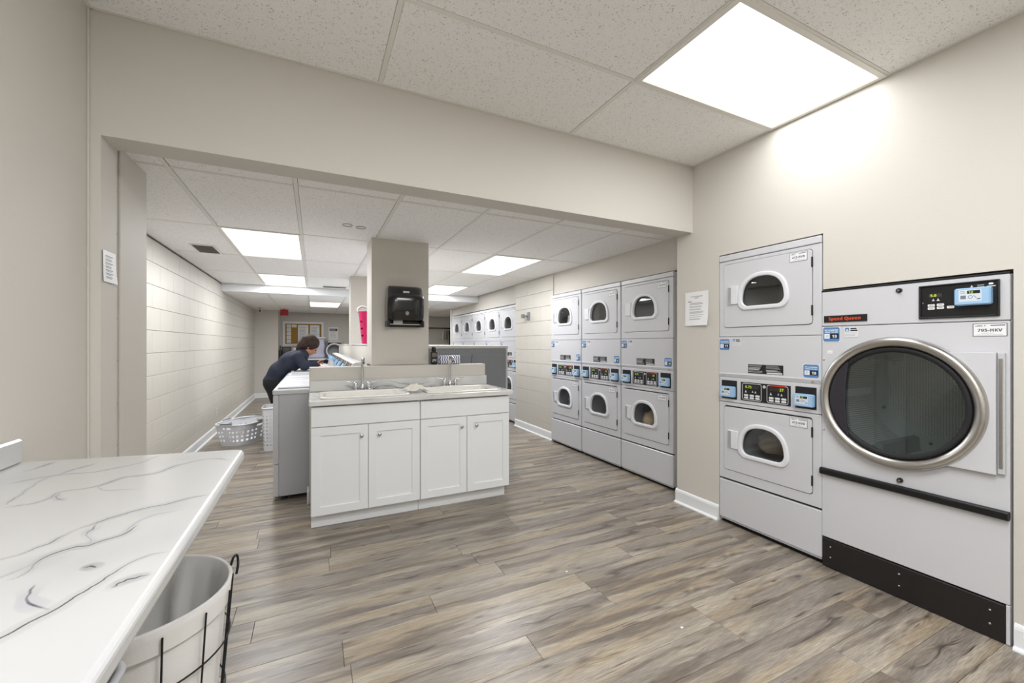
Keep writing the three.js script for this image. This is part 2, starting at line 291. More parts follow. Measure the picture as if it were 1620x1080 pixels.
// ------------------------------------------------------------------ materials
const std = (c, r = .6, o = {}) => new THREE.MeshStandardMaterial({ color: c, roughness: r, ...o });
const phy = (c, r = .6, o = {}) => new THREE.MeshPhysicalMaterial({ color: c, roughness: r, ...o });
const M = {
  wall: std('#d2cec6', .62, { bumpMap: rollerBump, bumpScale: .0006 }),
  block: std('#cfcbc2', .48, { bumpMap: rollerBump, bumpScale: .0012 }),
  joint: std('#c4c0b8', .8),
  trim: std('#eceef0', .35),
  tile: std('#ffffff', .9, { map: tileMaps.col, bumpMap: tileMaps.bmp, bumpScale: .0015 }),
  tee: std('#e9e7e1', .5), slab: std('#4a4843', .9),
  plank: phy('#dcdcdc', .36, { map: plankTex, clearcoat: .25, clearcoatRoughness: .28 }),
  subfloor: std('#5d5347', .8),
  enamel: phy('#d0d1d5', .3, { clearcoat: .35, clearcoatRoughness: .2 }),
  enamelDark: std('#bcbec3', .4),
  cabinet: phy('#f2f5f7', .42, { clearcoat: .15, clearcoatRoughness: .35 }),
  plastic: std('#e2e4e8', .35), plasticGrey: std('#c3c5c9', .4),
  black: std('#101114', .32), rubber: std('#17181a', .7), skirt: std('#1b1718', .5),
  blue: std('#93bbe0', .35), chrome: std('#d9dadc', .12, { metalness: 1 }), steel: std('#c4c2be', .28, { metalness: 1 }),
  drum: std('#7d8587', .5, { metalness: .3 }), perf: std('#ffffff', .45, { map: perfTex, metalness: .1 }), drumLight: std('#a9b3b4', .5, { metalness: .2 }), cavity: std('#2a2c2e', .8),
  glass: phy('#ffffff', .02, { transmission: 1, thickness: 0, ior: 1.5 }), glassDim: phy('#e4eaea', .015, { transmission: 1, thickness: 0, ior: 1.75 }),
  greySteel: std('#85888c', .45, { metalness: .1 }), greyTop: std('#c7c5c0', .5),
  print: std('#ffffff', .45), wire: std('#25282b', .4, { metalness: .6 }), linen: std('#e7e6e3', .92, { bumpMap: weave, bumpScale: .0006 }),
  porcelain: phy('#f1efe9', .18, { clearcoat: .5, clearcoatRoughness: .1 }), rag: std('#e3dfd4', .95),
  pink: std('#c2185b', .4), cork: std('#a9823f', .9), exitRed: std('#9b1216', .5),
};

// ------------------------------------------------------------------ lights: recessed 2 x 4 fixtures
function fixture(label, x0, x1, z0, z1, y, lum) {
  const f = thing('ceiling_light', label, 'ceiling light', [(x0 + x1) / 2, y, (z0 + z1) / 2], 0, 'recessed fluorescent troffers');
  const w = x1 - x0, d = z1 - z0, t = .026;
  const q = (a, b) => [[-a, -b], [a, -b], [a, b], [-a, b]], s = poly(q(w / 2, d / 2)); s.holes.push(poly(q(w / 2 - t, d / 2 - t)));
  const fr = mesh('frame', ext(s, .03).rotateX(Math.PI / 2), M.tee, f); fr.position.y = .024;
  const ln = mesh('diffuser', cbox(-w / 2 + t, w / 2 - t, .006, .012, -d / 2 + t, d / 2 - t, .001), std('#ffffff', .5, { emissive: '#fffdf8', emissiveIntensity: LAMP.glow }), f);
  mesh('housing', cbox(-w / 2 + .004, w / 2 - .004, .03, .09, -d / 2 + .004, d / 2 - .004, .004), M.tee, f);
  const L = new THREE.RectAreaLight('#fbfcff', lum, w - 2 * t, d - 2 * t); L.position.set(0, -.012, 0); L.rotation.x = -Math.PI / 2; f.add(L);
  return f;
}
const CN = 2.70, CF = 2.25, CB = 2.13;       // ceiling heights: near bay, main room, beyond the soffit
const NX = [-.90, .32, 1.54, 2.76], FXc = [-1.32, -.71, -.10, .51, 1.12, 1.73, 2.34, 2.95], FZ = [-2.38, -2.79, -4.01, -5.23, -6.45, -7.67], BZ = [-7.82, -8.95, -10.17, -11.39, -12.2];
fixture('large bright troffer in the near ceiling against the right wall', 1.54, 2.695, -1.69, -1.08, CN, LAMP.nearRight);
fixture('troffer in the near ceiling right above the camera', .32, 1.54, -.47, .14, CN, LAMP.near);
fixture('troffer in the near ceiling by the left wall, behind the camera', -.845, .32, .75, 1.36, CN, LAMP.near);
fixture('nearest troffer over the left aisle of washers', -.71, -.10, -5.23, -4.01, CF, LAMP.far);
fixture('second troffer over the left aisle, just before the soffit', -.71, -.10, -7.67, -6.45, CF, LAMP.far);
fixture('nearest troffer over the right aisle of dryers', 1.73, 2.34, -5.23, -4.01, CF, LAMP.far);
fixture('second troffer over the right aisle, before the soffit', 1.73, 2.34, -7.67, -6.45, CF, LAMP.far);
fixture('far troffer beyond the soffit in front of the bulletin board', -.10, .51, -10.17, -8.95, CB, LAMP.far);
fixture('far troffer beyond the soffit over the right aisle', 1.73, 2.34, -10.17, -8.95, CB, LAMP.far);

// ------------------------------------------------------------------ floor
const floor = structGroup('floor');
mesh('subfloor', cbox(-1.6, 5.3, -.14, -.013, -13.2, 2.6, .002), M.subfloor, floor);
{
  const PL = 1.22, Wd = .158; let k = 0;
  for (let z = -2.102 + Wd * 23; z > -12.9; z -= Wd, k++) {
    const z1 = z, z0 = z - Wd; if (z0 > 1.6) continue;
    const near = z1 > -2.3, x0 = near ? -.86 : -1.32, x1 = near ? 2.72 : z1 < -9.4 ? 5 : 2.98;
    const off = ((k * .437 + (k % 3) * .21 + rnd() * .12) % 1) * PL;
    const far = z1 < -8.2;
    for (let x = x0 - off; x < x1; x += PL) {
      const a = Math.max(x, x0), b = Math.min(x + PL, x1); if (b - a < .02) continue;
      const g = cbox(a + .0006, b - .0006, -.013, 0, z0 + .0006, z1 - .0006, .0012), p = g.attributes.position, uv = g.attributes.uv, r = Math.floor(rnd() * PLANKS), fl = rnd() < .5;
      for (let i = 0; i < p.count; i++) {
        let u = (p.getX(i) - x) / PL, v = (p.getZ(i) - z0) / Wd; if (fl) { u = 1 - u; v = 1 - v; }
        uv.setXY(i, Math.min(.998, Math.max(.002, u)), (r + Math.min(.985, Math.max(.015, v))) / PLANKS);
      }
      mesh('plank', g, M.plank, floor);
    }
  }
}

// ------------------------------------------------------------------ walls
const outZ = (shape, z0, depth, mat, name) => { const m = struct(name, ext(shape, depth), mat); m.position.z = z0; return m; };
// polygon given in (z, y), extruded along +x from x0
function xWall(name, pts, x0, th, mat, parent, holes = []) {
  const s = poly(pts.map(([z, y]) => [-z, y])); holes.forEach(h => s.holes.push(poly(h.map(([z, y]) => [-z, y]))));
  const g = ext(s, th); g.rotateY(Math.PI / 2); g.translate(x0, 0, 0);
  return parent ? mesh(name, g, mat, parent) : struct(name, g, mat);
}
outZ(poly([[-.86, 0], [-.81, 0], [-.81, 2.18], [2.70, 2.18], [2.70, 2.78], [-.86, 2.78]]), -2.465, .155, M.wall, 'wall_header');
xWall('wall_left', [[-2.466, 0], [2.3, 0], [2.3, 2.78], [-2.466, 2.78]], -.99, .14, M.wall);
outZ(poly([[-.99, 0], [3.0, 0], [3.0, 2.78], [-.99, 2.78]]), 2.2, .12, M.wall, 'wall_back');
const ZA = -2.067, ZB = -1.389, ZC = -.662;
xWall('wall_right', [[-2.465, 0], [ZA - .006, 0], [ZA - .006, 1.952], [ZB + .004, 1.952], [ZB + .004, 1.622], [ZC + .008, 1.622], [ZC + .008, 0], [2.3, 0], [2.3, 2.78], [-2.465, 2.78]], 2.70, .26, M.wall);
struct('trim_1', cbox(-.85, -.843, 0, 2.70, -2.309, -2.298, .002), M.wall);

// far left: short block return, smooth pilaster, then the long block wall
const blockGeo = {};
function blocks(parent, axisX, face, depth, a0, a1, y1, dir, skip = () => false) {   // wall in a plane x = face; blocks along z from a0 to a1
  const H = .2032, W = .4064, j = .0025;
  for (let r = 0; r * H < y1 - .02; r++) {
    const yb = r * H, yt = Math.min((r + 1) * H, y1), sh = (r % 2) * W / 2;
    for (let a = a0 - sh; a < a1 - .01; a += W) {
      const s = Math.max(a, a0), e = Math.min(a + W, a1); if (e - s < .03 || skip((s + e) / 2, (yb + yt) / 2)) continue;
      const L = +(e - s).toFixed(3), h = +(yt - yb).toFixed(3), key = L + '_' + h + '_' + depth;
      const g = blockGeo[key] ?? (blockGeo[key] = cbox(-depth, 0, -h / 2 + j / 2, h / 2 - j / 2, -L / 2 + .0003, L / 2 - .0003, .0020));
      const m = mesh('block', g, M.block, parent, [face, (yb + yt) / 2, (s + e) / 2]); if (dir < 0) m.rotation.y = Math.PI;
    }
  }
}
const wl = structGroup('wall_far_left');
xWall('mortar_backing', [[-11.6, 0], [-2.97, 0], [-2.97, CF + .1], [-11.6, CF + .1]], -1.45, .118, M.joint, wl);
blocks(wl, 0, -1.30, .032, -11.6, -2.965, CF - .001, 1);
const wr = structGroup('wall_left_return');
xWall('mortar_backing', [[-2.61, 0], [-2.468, 0], [-2.468, CF + .1], [-2.61, CF + .1]], -.99, .108, M.joint, wr);
blocks(wr, 0, -.852, .03, -2.608, -2.468, CF - .001, 1);
struct('wall_pilaster', cbox(-1.332, -.845, 0, CF + .05, -2.962, -2.612, .003), M.wall);
struct('wall_far_pier', cbox(-1.45, -.80, 0, CF + .05, -12.3, -11.602, .003), M.wall);
outZ(poly([[-.81, 0], [5.1, 0], [5.1, 2.4], [-.81, 2.4]]), -12.42, .12, M.wall, 'wall_far');
// far right: group-one bay, block section, group-two bay
const wq = structGroup('wall_far_right');
xWall('plaster', [[-5.895, 0], [-4.742, 0], [-4.742, 1.962], [-2.64, 1.962], [-2.64, 0], [-2.466, 0], [-2.466, CF + .1], [-5.895, CF + .1]], 2.915, .3, M.wall, wq);
blocks(wq, 0, 2.90, .0149, -5.892, -4.746, CF - .001, -1);
xWall('wall_bay', [[-9.46, 0], [-9.335, 0], [-9.335, 1.962], [-5.896, 1.962], [-5.896, CF + .1], [-9.46, CF + .1]], 2.965, .3, M.wall);
struct('trim_2', cbox(2.93, 2.9645, 0, CB - .004, -9.478, -9.44, .004), M.trim);
xWall('wall_alcove', [[-12.3, 0], [-9.46, 0], [-9.46, 2.4], [-12.3, 2.4]], 4.9, .12, M.wall);
struct('wall_alcove_front', cbox(3.266, 5.02, 0, 2.4, -9.46, -9.34, .003), M.wall);
// service void behind the built-in machines keeps the shell closed
struct('wall_service_near', cbox(3.5, 3.6, 0, 2.78, -9.34, 2.3, .003), M.wall);

// base boards with a shoe mould
function baseboard(name, len, pos, turn) {
  const g = structGroup(name); g.position.set(...pos); g.rotation.y = turn;
  const b = poly([[0, 0], [.014, 0], [.014, .088], [.011, .100], [.006, .108], [0, .110]]);
  const gb = ext(b, len); gb.rotateY(-Math.PI / 2); mesh('board', gb, M.trim, g, [0, 0, 0]);
  const s = new THREE.Shape(); s.moveTo(.0141, 0); s.lineTo(.030, 0); s.absarc(.0141, 0, .016, 0, Math.PI / 2); s.closePath();
  const gs = ext(s, len); gs.rotateY(-Math.PI / 2); mesh('shoe_mould', gs, M.trim, g);
}
// profile runs: board lies along local -x, faces local +z
baseboard('baseboard_right', .40, [2.70, 0, -2.072], -Math.PI / 2 + Math.PI * 0);
baseboard('baseboard_right_front', 2.8, [2.70, 0, 2.15], -Math.PI / 2);
baseboard('baseboard_far_left', 8.63, [-1.30, 0, -11.6], Math.PI / 2);
baseboard('baseboard_far_pier', .5, [-.80, 0, -11.602], 0);
baseboard('baseboard_far_right', 1.145, [2.90, 0, -4.748], -Math.PI / 2);
baseboard('baseboard_far', 5.6, [4.89, 0, -12.30], 0);
struct('baseboard_return', cbox(2.7, 2.84, 0, .11, -2.482, -2.4655, .003), M.trim);

// ------------------------------------------------------------------ ceilings: lay-in tiles on a tee grid
const isLight = (x, z, set) => set.some(([a, b, c, d]) => x > a && x < b && z > c && z < d);
function ceiling(name, xs, zs, x0, x1, z0, z1, y, lights, long) {
  const g = structGroup(name);
  mesh('deck', cbox(x0 - .3, x1 + .9, y + .10, y + .22, z0, z1, .003), M.slab, g);
  for (let i = 0; i + 1 < xs.length; i++) for (let k = 0; k + 1 < zs.length; k++) {
    const gp = () => .0118 + .0032 * rnd() * rnd(), a = Math.max(xs[i], x0) + gp(), b = Math.min(xs[i + 1], x1) - gp(), d = Math.max(Math.min(zs[k], zs[k + 1]), z0) + gp(), c = Math.min(Math.max(zs[k], zs[k + 1]), z1) - gp();
    if (b - a < .03 || c - d < .03 || isLight((a + b) / 2, (c + d) / 2, lights)) continue;
    const t = cbox(a, b, y + .0015, y + .020, d, c, .002), uv = t.attributes.uv, ou = rnd(), ov = rnd();
    for (let q = 0; q < uv.count; q++) { const u = uv.getX(q), v = uv.getY(q); uv.setXY(q, (long === 'z' ? v : u) + ou, (long === 'z' ? u : v) + ov); }
    const m = mesh('ceiling_tile', t, M.tile, g); m.position.y = (rnd() - .5) * .002;
  }
  const zz = zs.map(z => Math.min(Math.max(z, z0), z1)), lo = Math.min(...zz), hi = Math.max(...zz);
  for (const x of xs) if (x > x0 + .05 && x < x1 - .05) mesh('main_tee', cbox(x - .0115, x + .0115, y - .0005, y + .0035, lo, hi, .001), M.tee, g);
  for (const z of zs) for (let i = 0; i + 1 < xs.length; i++) {
    const a = Math.max(xs[i], x0) + .012, b = Math.min(xs[i + 1], x1) - .012; if (z < z0 + .03 || z > z1 - .03 || b - a < .05) continue;
    if (lights.some(([p, q, r, s]) => (a + b) / 2 > p && (a + b) / 2 < q && z > r + .02 && z < s - .02)) continue;
    mesh('cross_tee', cbox(a, b, y - .0005, y + .0035, z - .0115, z + .0115, .001), M.tee, g);
  }
  for (const [x, sx] of [[x0, 1], [x1, -1]]) mesh('wall_angle', cbox(Math.min(x, x + sx * .02), Math.max(x, x + sx * .02), y - .001, y + .003, lo, hi, .001), M.tee, g);
  return g;
}
const nz = []; for (let z = -2.305; z < 2.4; z += .611) nz.push(z);
const cn = ceiling('ceiling', NX, nz.slice(0, 1).concat([-1.69, -1.08, -.47, .14, .75, 1.36, 1.97, 2.2]), -.85, 2.70, -2.31, 2.2, CN, [[1.54, 2.7, -1.69, -1.08], [.32, 1.54, -.47, .14], [-.85, .32, .75, 1.36]], 'x');
mesh('wall_angle', cbox(-.83, 2.68, CN - .001, CN + .003, -2.309, -2.289, .001), M.tee, cn);
const FL = [[-.71, -.10, -5.23, -4.01], [-.71, -.10, -7.67, -6.45], [1.73, 2.34, -5.23, -4.01], [1.73, 2.34, -7.67, -6.45], [-.10, .51, -10.17, -8.95], [1.73, 2.34, -10.17, -8.95]];
ceiling('ceiling', FXc, [-2.466, ...FZ.slice(1), -7.70], -1.30, 2.915, -7.70, -2.466, CF, FL, 'z');
ceiling('ceiling', [...FXc, 3.56, 4.17, 4.78, 5], BZ, -1.30, 4.9, -12.3, -7.82, CB, FL, 'z');
struct('wall_soffit', cbox(-1.30, 2.96, CB - .004, CF + .1, -7.83, -7.70, .004), M.trim);

// ------------------------------------------------------------------ dryers
function decal(name, x0, x1, y0, y1, z, reg, parent, t = .0012, mat = M.print) {
  const g = new THREE.BoxGeometry(x1 - x0, y1 - y0, t), uv = g.attributes.uv, [a, b, c, d] = reg;
  for (let i = 0; i < uv.count; i++) { const f = Math.floor(i / 4) === 4; uv.setXY(i, f ? a + (c - a) * uv.getX(i) : a + .002, f ? b + (d - b) * uv.getY(i) : b + .002); }
  return mesh(name, g, mat, parent, [(x0 + x1) / 2, (y0 + y1) / 2, z + t / 2]);
}
function dShape(w, h, cls = THREE.Shape, cx = 0, cy = 0) {   // arched top, flat foot
  const s = new cls(), a = w / 2, b = h / 2, r = Math.min(w, h) * .24;
  s.moveTo(cx - a + r, cy - b); s.lineTo(cx + a - r, cy - b);
  s.bezierCurveTo(cx + a - r * .4, cy - b, cx + a, cy - b + r * .5, cx + a, cy - b + r);
  s.bezierCurveTo(cx + a, cy + b * .55, cx + a * .62, cy + b, cx, cy + b);
  s.bezierCurveTo(cx - a * .62, cy + b, cx - a, cy + b * .55, cx - a, cy - b + r);
  s.bezierCurveTo(cx - a, cy - b + r * .5, cx - a + r * .4, cy - b, cx - a + r, cy - b);
  return s;
}
const DW = .677;
function dryerDoor(root, y0, tagText) {   // y0: foot of the door opening; the leaf is 0.59 x 0.456
  const d = mesh('door', cached('door', () => { const s = rrShape(.0405, .6255, .0025, .4535, .018); s.holes.push(dShape(.300, .212, THREE.Path, .325, .241)); return ext(s, .022, .003, 14); }), M.enamel, root, [0, y0, -.0165]);
  mesh('window_frame', cached('wf', () => { const s = dShape(.346, .250); s.holes.push(dShape(.284, .194, THREE.Path)); return ext(s, .022, .008, 20, 3); }), M.plastic, d, [.325, .241, .0125]);
  mesh('glass', cached('dg', () => ext(dShape(.296, .206), .004, 0, 18)), M.glass, d, [.325, .241, .004]);
  const h = mesh('handle', cached('dh', () => { const s = rrShape(.074, .152, .164, .290, .006); s.holes.push(rrShape(.108, .147, .170, .284, .005, THREE.Path)); return ext(s, .018, .004); }), M.plastic, d, [0, 0, .016]);
  mesh('handle_cup', cached('dc', () => loft([[[.107, .17, .020], [.107, .284, .020], [.148, .284, .016], [.148, .17, .016]], [[.112, .174, .0225], [.112, .280, .0225], [.146, .280, .030], [.146, .174, .030]]], { cap0: true, cap1: true, crease: .3 })), M.plasticGrey, d);
  for (const y of [.345, .055]) mesh('hinge', cached('hi', () => cbox(-.004, .005, 0, .062, 0, .008, .002)), M.rubber, d, [.6265, y, .016]);
  decal('number_tag', .500, .603, .392, .449, .0222, tagPrint(tagText), d);
  mesh('drum', cached('dr', () => { const g = new THREE.CylinderGeometry(.245, .245, .50, 40, 1, true); g.rotateX(Math.PI / 2); return g; }), M.drum, root, [.333, y0 + .235, -.29]);
  mesh('drum_back', cached('db', () => { const g = new THREE.CylinderGeometry(.245, .245, .01, 40); g.rotateX(Math.PI / 2); return metreUV(g); }), M.perf, root, [.333, y0 + .235, -.545]);
}
function stackDryer(label, X, z, nums, tags, led, group) {
  const o = thing('stacked_dryer', label, 'dryer', [X, 0, z], -Math.PI / 2, group);
  const ring = cached('ring', () => { const s = poly([[0, .033], [DW, .033], [DW, 1.938], [0, 1.938]]); s.holes.push(poly([[.006, .039], [DW - .006, .039], [DW - .006, 1.932], [.006, 1.932]])); return ext(s, .56); });
  mesh('cabinet', ring, M.enamel, o, [0, 0, -.585]);
  mesh('back_panel', cached('bp', () => cbox(.006, DW - .006, .039, 1.932, 0, .006, .001)), M.cavity, o, [0, 0, -.580]);
  mesh('top_cap', cached('tc', () => cbox(0, DW, 1.899, 1.942, -.03, .004, .004)), M.enamel, o);
  const front = cached('front', () => { const s = rrShape(0, DW, 0, .543, .004); s.holes.push(rrShape(.0375, .6285, .064, .520, .020, THREE.Path)); return ext(s, .025, .0035); });
  mesh('front_frame', front, M.enamel, o, [0, 1.3535, -.025]);
  dryerDoor(o, 1.4175, tags[0]);
  const mid = mesh('service_panel', cached('mid', () => { const s = poly([[-.025, 1.0625], [-.004, 1.0625], [.004, 1.086], [0.002, 1.094], [0.002, 1.351], [-.025, 1.351]]); const g = ext(s, DW); g.rotateY(-Math.PI / 2); g.translate(DW, 0, 0); return g; }), M.enamel, o);
  decal('sticker', .003, .086, 1.255, 1.337, .0022, stickerPrint(nums[0]), mid); decal('sticker', .577, .666, 1.096, 1.178, .0022, stickerPrint(nums[1]), mid);
  decal('maker_label', .106, .168, 1.287, 1.337, .0022, logoPrint(), mid); decal('caution_label', .224, .459, 1.101, 1.162, .0022, cautionPrint(), mid);
  for (const x of [.036, .628]) mesh('screw', cached('sc', () => { const g = new THREE.CylinderGeometry(.006, .007, .006, 10); g.rotateX(Math.PI / 2); return g; }), M.steel, mid, [x, 1.073, 0]);
  const cp = mesh('control_panel', cached('cp', () => cbox(0, DW, .8835, 1.0605, -.025, 0, .003)), M.enamel, o);
  decal('display', .170, .503, .909, 1.036, 0, displayPrint(...led), cp, .004);
  for (const x of [.020, .531]) {
    decal('reader_bay', x, x + .119, .906, 1.039, 0, blackPrint(), cp, .002);
    mesh('card_reader', cached('cr', () => cbox(0, .113, 0, .076, 0, .030, .006)), M.blue, cp, [x + .002, .921, .002]);
    decal('reader_face', x + .005, x + .112, .925, .993, .0322, readerPrint(), cp);
  }
  mesh('front_frame', front, M.enamel, o, [0, .3285, -.025]).scale.y = .5515 / .543;
  dryerDoor(o, .3945, tags[1]);
  mesh('kick_panel', cached('kp', () => cbox(0, DW, .040, .3155, -.025, .001, .004)), M.enamel, o);
  mesh('kick_lip', cached('kl', () => cbox(.004, DW - .004, .026, .0395, -.02, -.006, .003)), M.plasticGrey, o);
  mesh('toe_space', cached('ts', () => cbox(.01, DW - .01, 0, .033, -.5, -.03, .003)), M.rubber, o);
  return o;
}
const XN = 2.695, XG = 2.85, XH = 2.945;
stackDryer('white stacked dryer numbered 17 and 18 set in the near wall', XN, ZA, [17, 18], ['412-HVB', '413-HVB'], ['0.75', '27']);
const g1 = 'dryer stacks by the near wall end', g2 = 'dryer stacks along the far right aisle';
stackDryer('white stacked dryer numbered 15 and 16, rightmost of the group of three', XG, -2.645 - DW, [15, 16], ['410-HVB', '411-HVB'], ['0.75', '31'], g1);
stackDryer('white stacked dryer numbered 13 and 14, middle of the group of three', XG, -3.338 - DW, [13, 14], ['408-HVB', '409-HVB'], ['0.75', '18'], g1);
stackDryer('white stacked dryer numbered 11 and 12, next to the block wall', XG, -4.031 - DW, [11, 12], ['406-HVB', '407-HVB'], ['0.75', '0.75'], g1);
const ord = ['nearest', 'second', 'third', 'fourth', 'farthest'];
for (let i = 0; i < 5; i++) stackDryer(`white stacked dryer, ${ord[i]} of five along the far right aisle`, XH, -5.902 - i * .685 - DW, [9 - 2 * i, 10 - 2 * i], ['404-HVB', '405-HVB'], ['0.75', '0.75'], g2);

// large single dryer
{
  const W = .726, o = thing('large_dryer', 'large white dryer numbered 19 with round glass door and chrome ring', 'dryer', [XN, 0, ZB + .001], -Math.PI / 2);
  const cx = .340, cy = 1.0;
  const s = poly([[0, 0], [W, 0], [W, 1.605], [0, 1.605]]); s.holes.push(poly([[.006, .006], [W - .006, .006], [W - .006, 1.599], [.006, 1.599]]));
  mesh('cabinet', ext(s, .60), M.enamel, o, [0, 0, -.625]);
  mesh('back_panel', cbox(.006, W - .006, .006, 1.599, -.62, -.614, .001), M.cavity, o);
  mesh('top_edge', cbox(-.001, W, 1.605, 1.613, -.04, .004, .002), M.rubber, o);
  const up = mesh('control_fascia', cbox(0, W, 1.4035, 1.604, -.025, .002, .004), M.enamel, o);
  decal('display', .440, .694, 1.429, 1.577, .004, bigPrint(), up, .003);
  const fs = rrShape(.433, .699, 1.422, 1.584, .004); fs.holes.push(rrShape(.441, .691, 1.430, 1.576, .003, THREE.Path));
  mesh('display_bezel', ext(fs, .012, .003), M.black, up, [0, 0, .001]);
  mesh('card_reader', cbox(.566, .680, 1.475, 1.553, .006, .042, .006), M.blue, up); decal('reader_face', .570, .676, 1.480, 1.549, .0422, readerPrint(), up);
  decal('name_plate', .014, .221, 1.425, 1.463, .002, brandPrint(), up, .005);
  const lock = (x, y, p) => { const g = new THREE.CylinderGeometry(.011, .013, .014, 20); g.rotateX(Math.PI / 2); const m = mesh('lock', g, M.black, p, [x, y, .006]); mesh('lock_core', new THREE.CylinderGeometry(.005, .005, .003, 14).rotateX(Math.PI / 2), M.steel, m, [0, 0, .008]); };
  lock(.356, 1.573, o); lock(.359, .606, o);
  const fr = rrShape(0, W, .175, 1.4005, .004); const hole = new THREE.Path(); hole.absarc(cx, cy, .285, 0, Math.PI * 2); fr.holes.push(hole);
  const f = mesh('front_panel', ext(fr, .025, .003, 48), M.enamel, o, [0, 0, -.024]);
  decal('sticker', .006, .093, 1.313, 1.398, .0012, stickerPrint(19), f).position.z += .024; decal('maker_label', .116, .180, 1.338, 1.393, .0252, logoPrint(), f); decal('number_tag', .615, .719, 1.334, 1.392, .0252, tagPrint('795-HKV'), f);
  for (const y of [1.21, .80]) mesh('screw', new THREE.SphereGeometry(.006, 10, 6), M.steel, f, [.011, y, .025]);
  decal('small_label', .03, .055, 1.245, 1.262, .0252, noticePrint(4), f);
  // door: plate to the hinge, ring, gasket, glass, dark handle segment
  const ds = new THREE.Shape(); ds.moveTo(.52, .730); ds.lineTo(.692, .730); ds.lineTo(.692, 1.263); ds.lineTo(.52, 1.263); ds.absarc(cx, cy, .316, Math.atan2(.263, .175), -Math.atan2(.270, .168), true); ds.closePath();
  const d = mesh('door', ext(ds, .022, .003, 30), M.enamel, o, [0, 0, .006]);
  const ringG = lathe([[.283, 0], [.334, 0], [.336, .012], [.331, .030], [.320, .040], [.306, .040], [.293, .031], [.283, .016], [.283, 0]], 96); ringG.rotateX(Math.PI / 2);
  mesh('door_ring', ringG, M.steel, d, [cx, cy, .002]);
  const gk = lathe([[.258, .008], [.2825, .008], [.2825, .022], [.275, .026], [.262, .022], [.258, .014], [.258, .008]], 80); gk.rotateX(Math.PI / 2); mesh('gasket', gk, M.rubber, d, [cx, cy, .002]);
  const gg = new THREE.CylinderGeometry(.2575, .2575, .005, 72); gg.rotateX(Math.PI / 2); mesh('door_glass', gg, M.glassDim, d, [cx, cy, .014]);
  const hs = new THREE.Shape(); hs.absarc(0, 0, .2815, R(132), R(228), false); hs.quadraticCurveTo(-.225, 0, -.2815 * Math.cos(R(48)), .2815 * Math.sin(R(48))); 
  mesh('door_grip', ext(hs, .012, .003, 24), std('#2b2830', .45), d, [cx, cy, .020]);
  mesh('hinge', cbox(.6935, .716, .735, 1.262, .001, .020, .003), M.plasticGrey, o); mesh('hinge_pin', cbox(.699, .711, .762, 1.238, .020, .026, .002), M.steel, o);
  // drum
  const dc = new THREE.CylinderGeometry(.335, .335, .50, 64, 1, true); dc.rotateX(Math.PI / 2);
  const duv = dc.attributes.uv; for (let i = 0; i < duv.count; i++) duv.setXY(i, duv.getX(i) * 2.1, duv.getY(i) * .5);
  mesh('drum', dc, M.perf, o, [cx, cy, -.29]);
  mesh('drum_back', metreUV(new THREE.CylinderGeometry(.335, .335, .01, 64).rotateX(Math.PI / 2)), M.drumLight, o, [cx, cy, -.545]);
  const pr = new THREE.Shape(); pr.absarc(0, 0, .235, 0, Math.PI * 2); mesh('perforated_plate', metreUV(ext(pr, .006, 0, 40)), M.perf, o, [cx, cy, -.539]);
  for (const a of [8, 128, 248]) { const b = mesh('baffle', loft([[[-.045, 0, .22], [.045, 0, .22], [.045, 0, -.22], [-.045, 0, -.22]], [[-.012, .07, .21], [.012, .07, .21], [.012, .07, -.21], [-.012, .07, -.21]]], { cap0: true, cap1: true, crease: .3 }), M.drum, o, [cx + .33 * Math.cos(R(a)), cy + .33 * Math.sin(R(a)), -.29]); b.rotation.z = R(a + 90); }
  for (let i = 0; i < 6; i++) mesh('rivet', new THREE.SphereGeometry(.009, 8, 6), M.rubber, o, [cx + .285 * Math.cos(R(i * 60 + 20)), cy + .285 * Math.sin(R(i * 60 + 20)), -.538]);
  // pull bar, lint door, scuff skirt
  mesh('pull_bar', metreUV(ext(rrShape(-.004, .028, .541, .580, .012), W, 0).rotateY(-Math.PI / 2).translate(W, 0, 0)), M.black, o, [0, 0, .001]);
  const sk = mesh('scuff_skirt', cbox(.003, .712, .002, .168, -.02, .003, .003), M.skirt, o);
  mesh('corner_post', cbox(.7135, W, .002, .172, -.02, .001, .002), M.enamel, o);
  for (const x of [.045, .355, .668]) for (const y of [.065, .125]) mesh('screw', new THREE.SphereGeometry(.005, 8, 6), M.steel, sk, [x, y, .002]);
}

// ------------------------------------------------------------------ laundry seen through the dryer windows
function bundle(label, pos, size, colour, s0, group) {
  const g = new THREE.IcosahedronGeometry(1, 4), p = g.attributes.position;
  for (let i = 0; i < p.count; i++) { const x = p.getX(i), y = p.getY(i), z = p.getZ(i), f = .72 + .36 * vn(x * 2.1 + s0, y * 2.1 + 5, z * 2.1 + s0 + .5) + .16 * vn(x * 5 + s0, y * 5, z * 5 + .3) + .06 * Math.sin(9 * (x + y * .7) + 4 * z); p.setXYZ(i, x * f * size[0], Math.max(-size[1] * .62, y * f * size[1]), z * f * size[2]); }
  g.computeVertexNormals(); const gg = mergeVertices(g.deleteAttribute('normal').deleteAttribute('uv')); gg.computeVertexNormals();
  return tag(mesh('laundry_bundle', metreUV(gg), std(colour, .95, { bumpMap: weave, bumpScale: .001 }), scene, pos), label, 'laundry', group);
}
const lg = 'laundry inside the dryers', dz = z => z - DW + .333;
bundle('cream and brown laundry inside lower dryer 18', [XN + .27, .59, ZA + .25], [.10, .10, .11], '#a59a86', 1.7, lg);
bundle('dark red laundry at the bottom of lower dryer 18', [XN + .25, .512, ZA + .46], [.09, .09, .09], '#3a2222', 4.1, lg);
bundle('beige laundry inside lower dryer 16', [XG + .20, .55, dz(-2.645) - .06], [.12, .11, .12], '#c9b595', 7.3, lg);
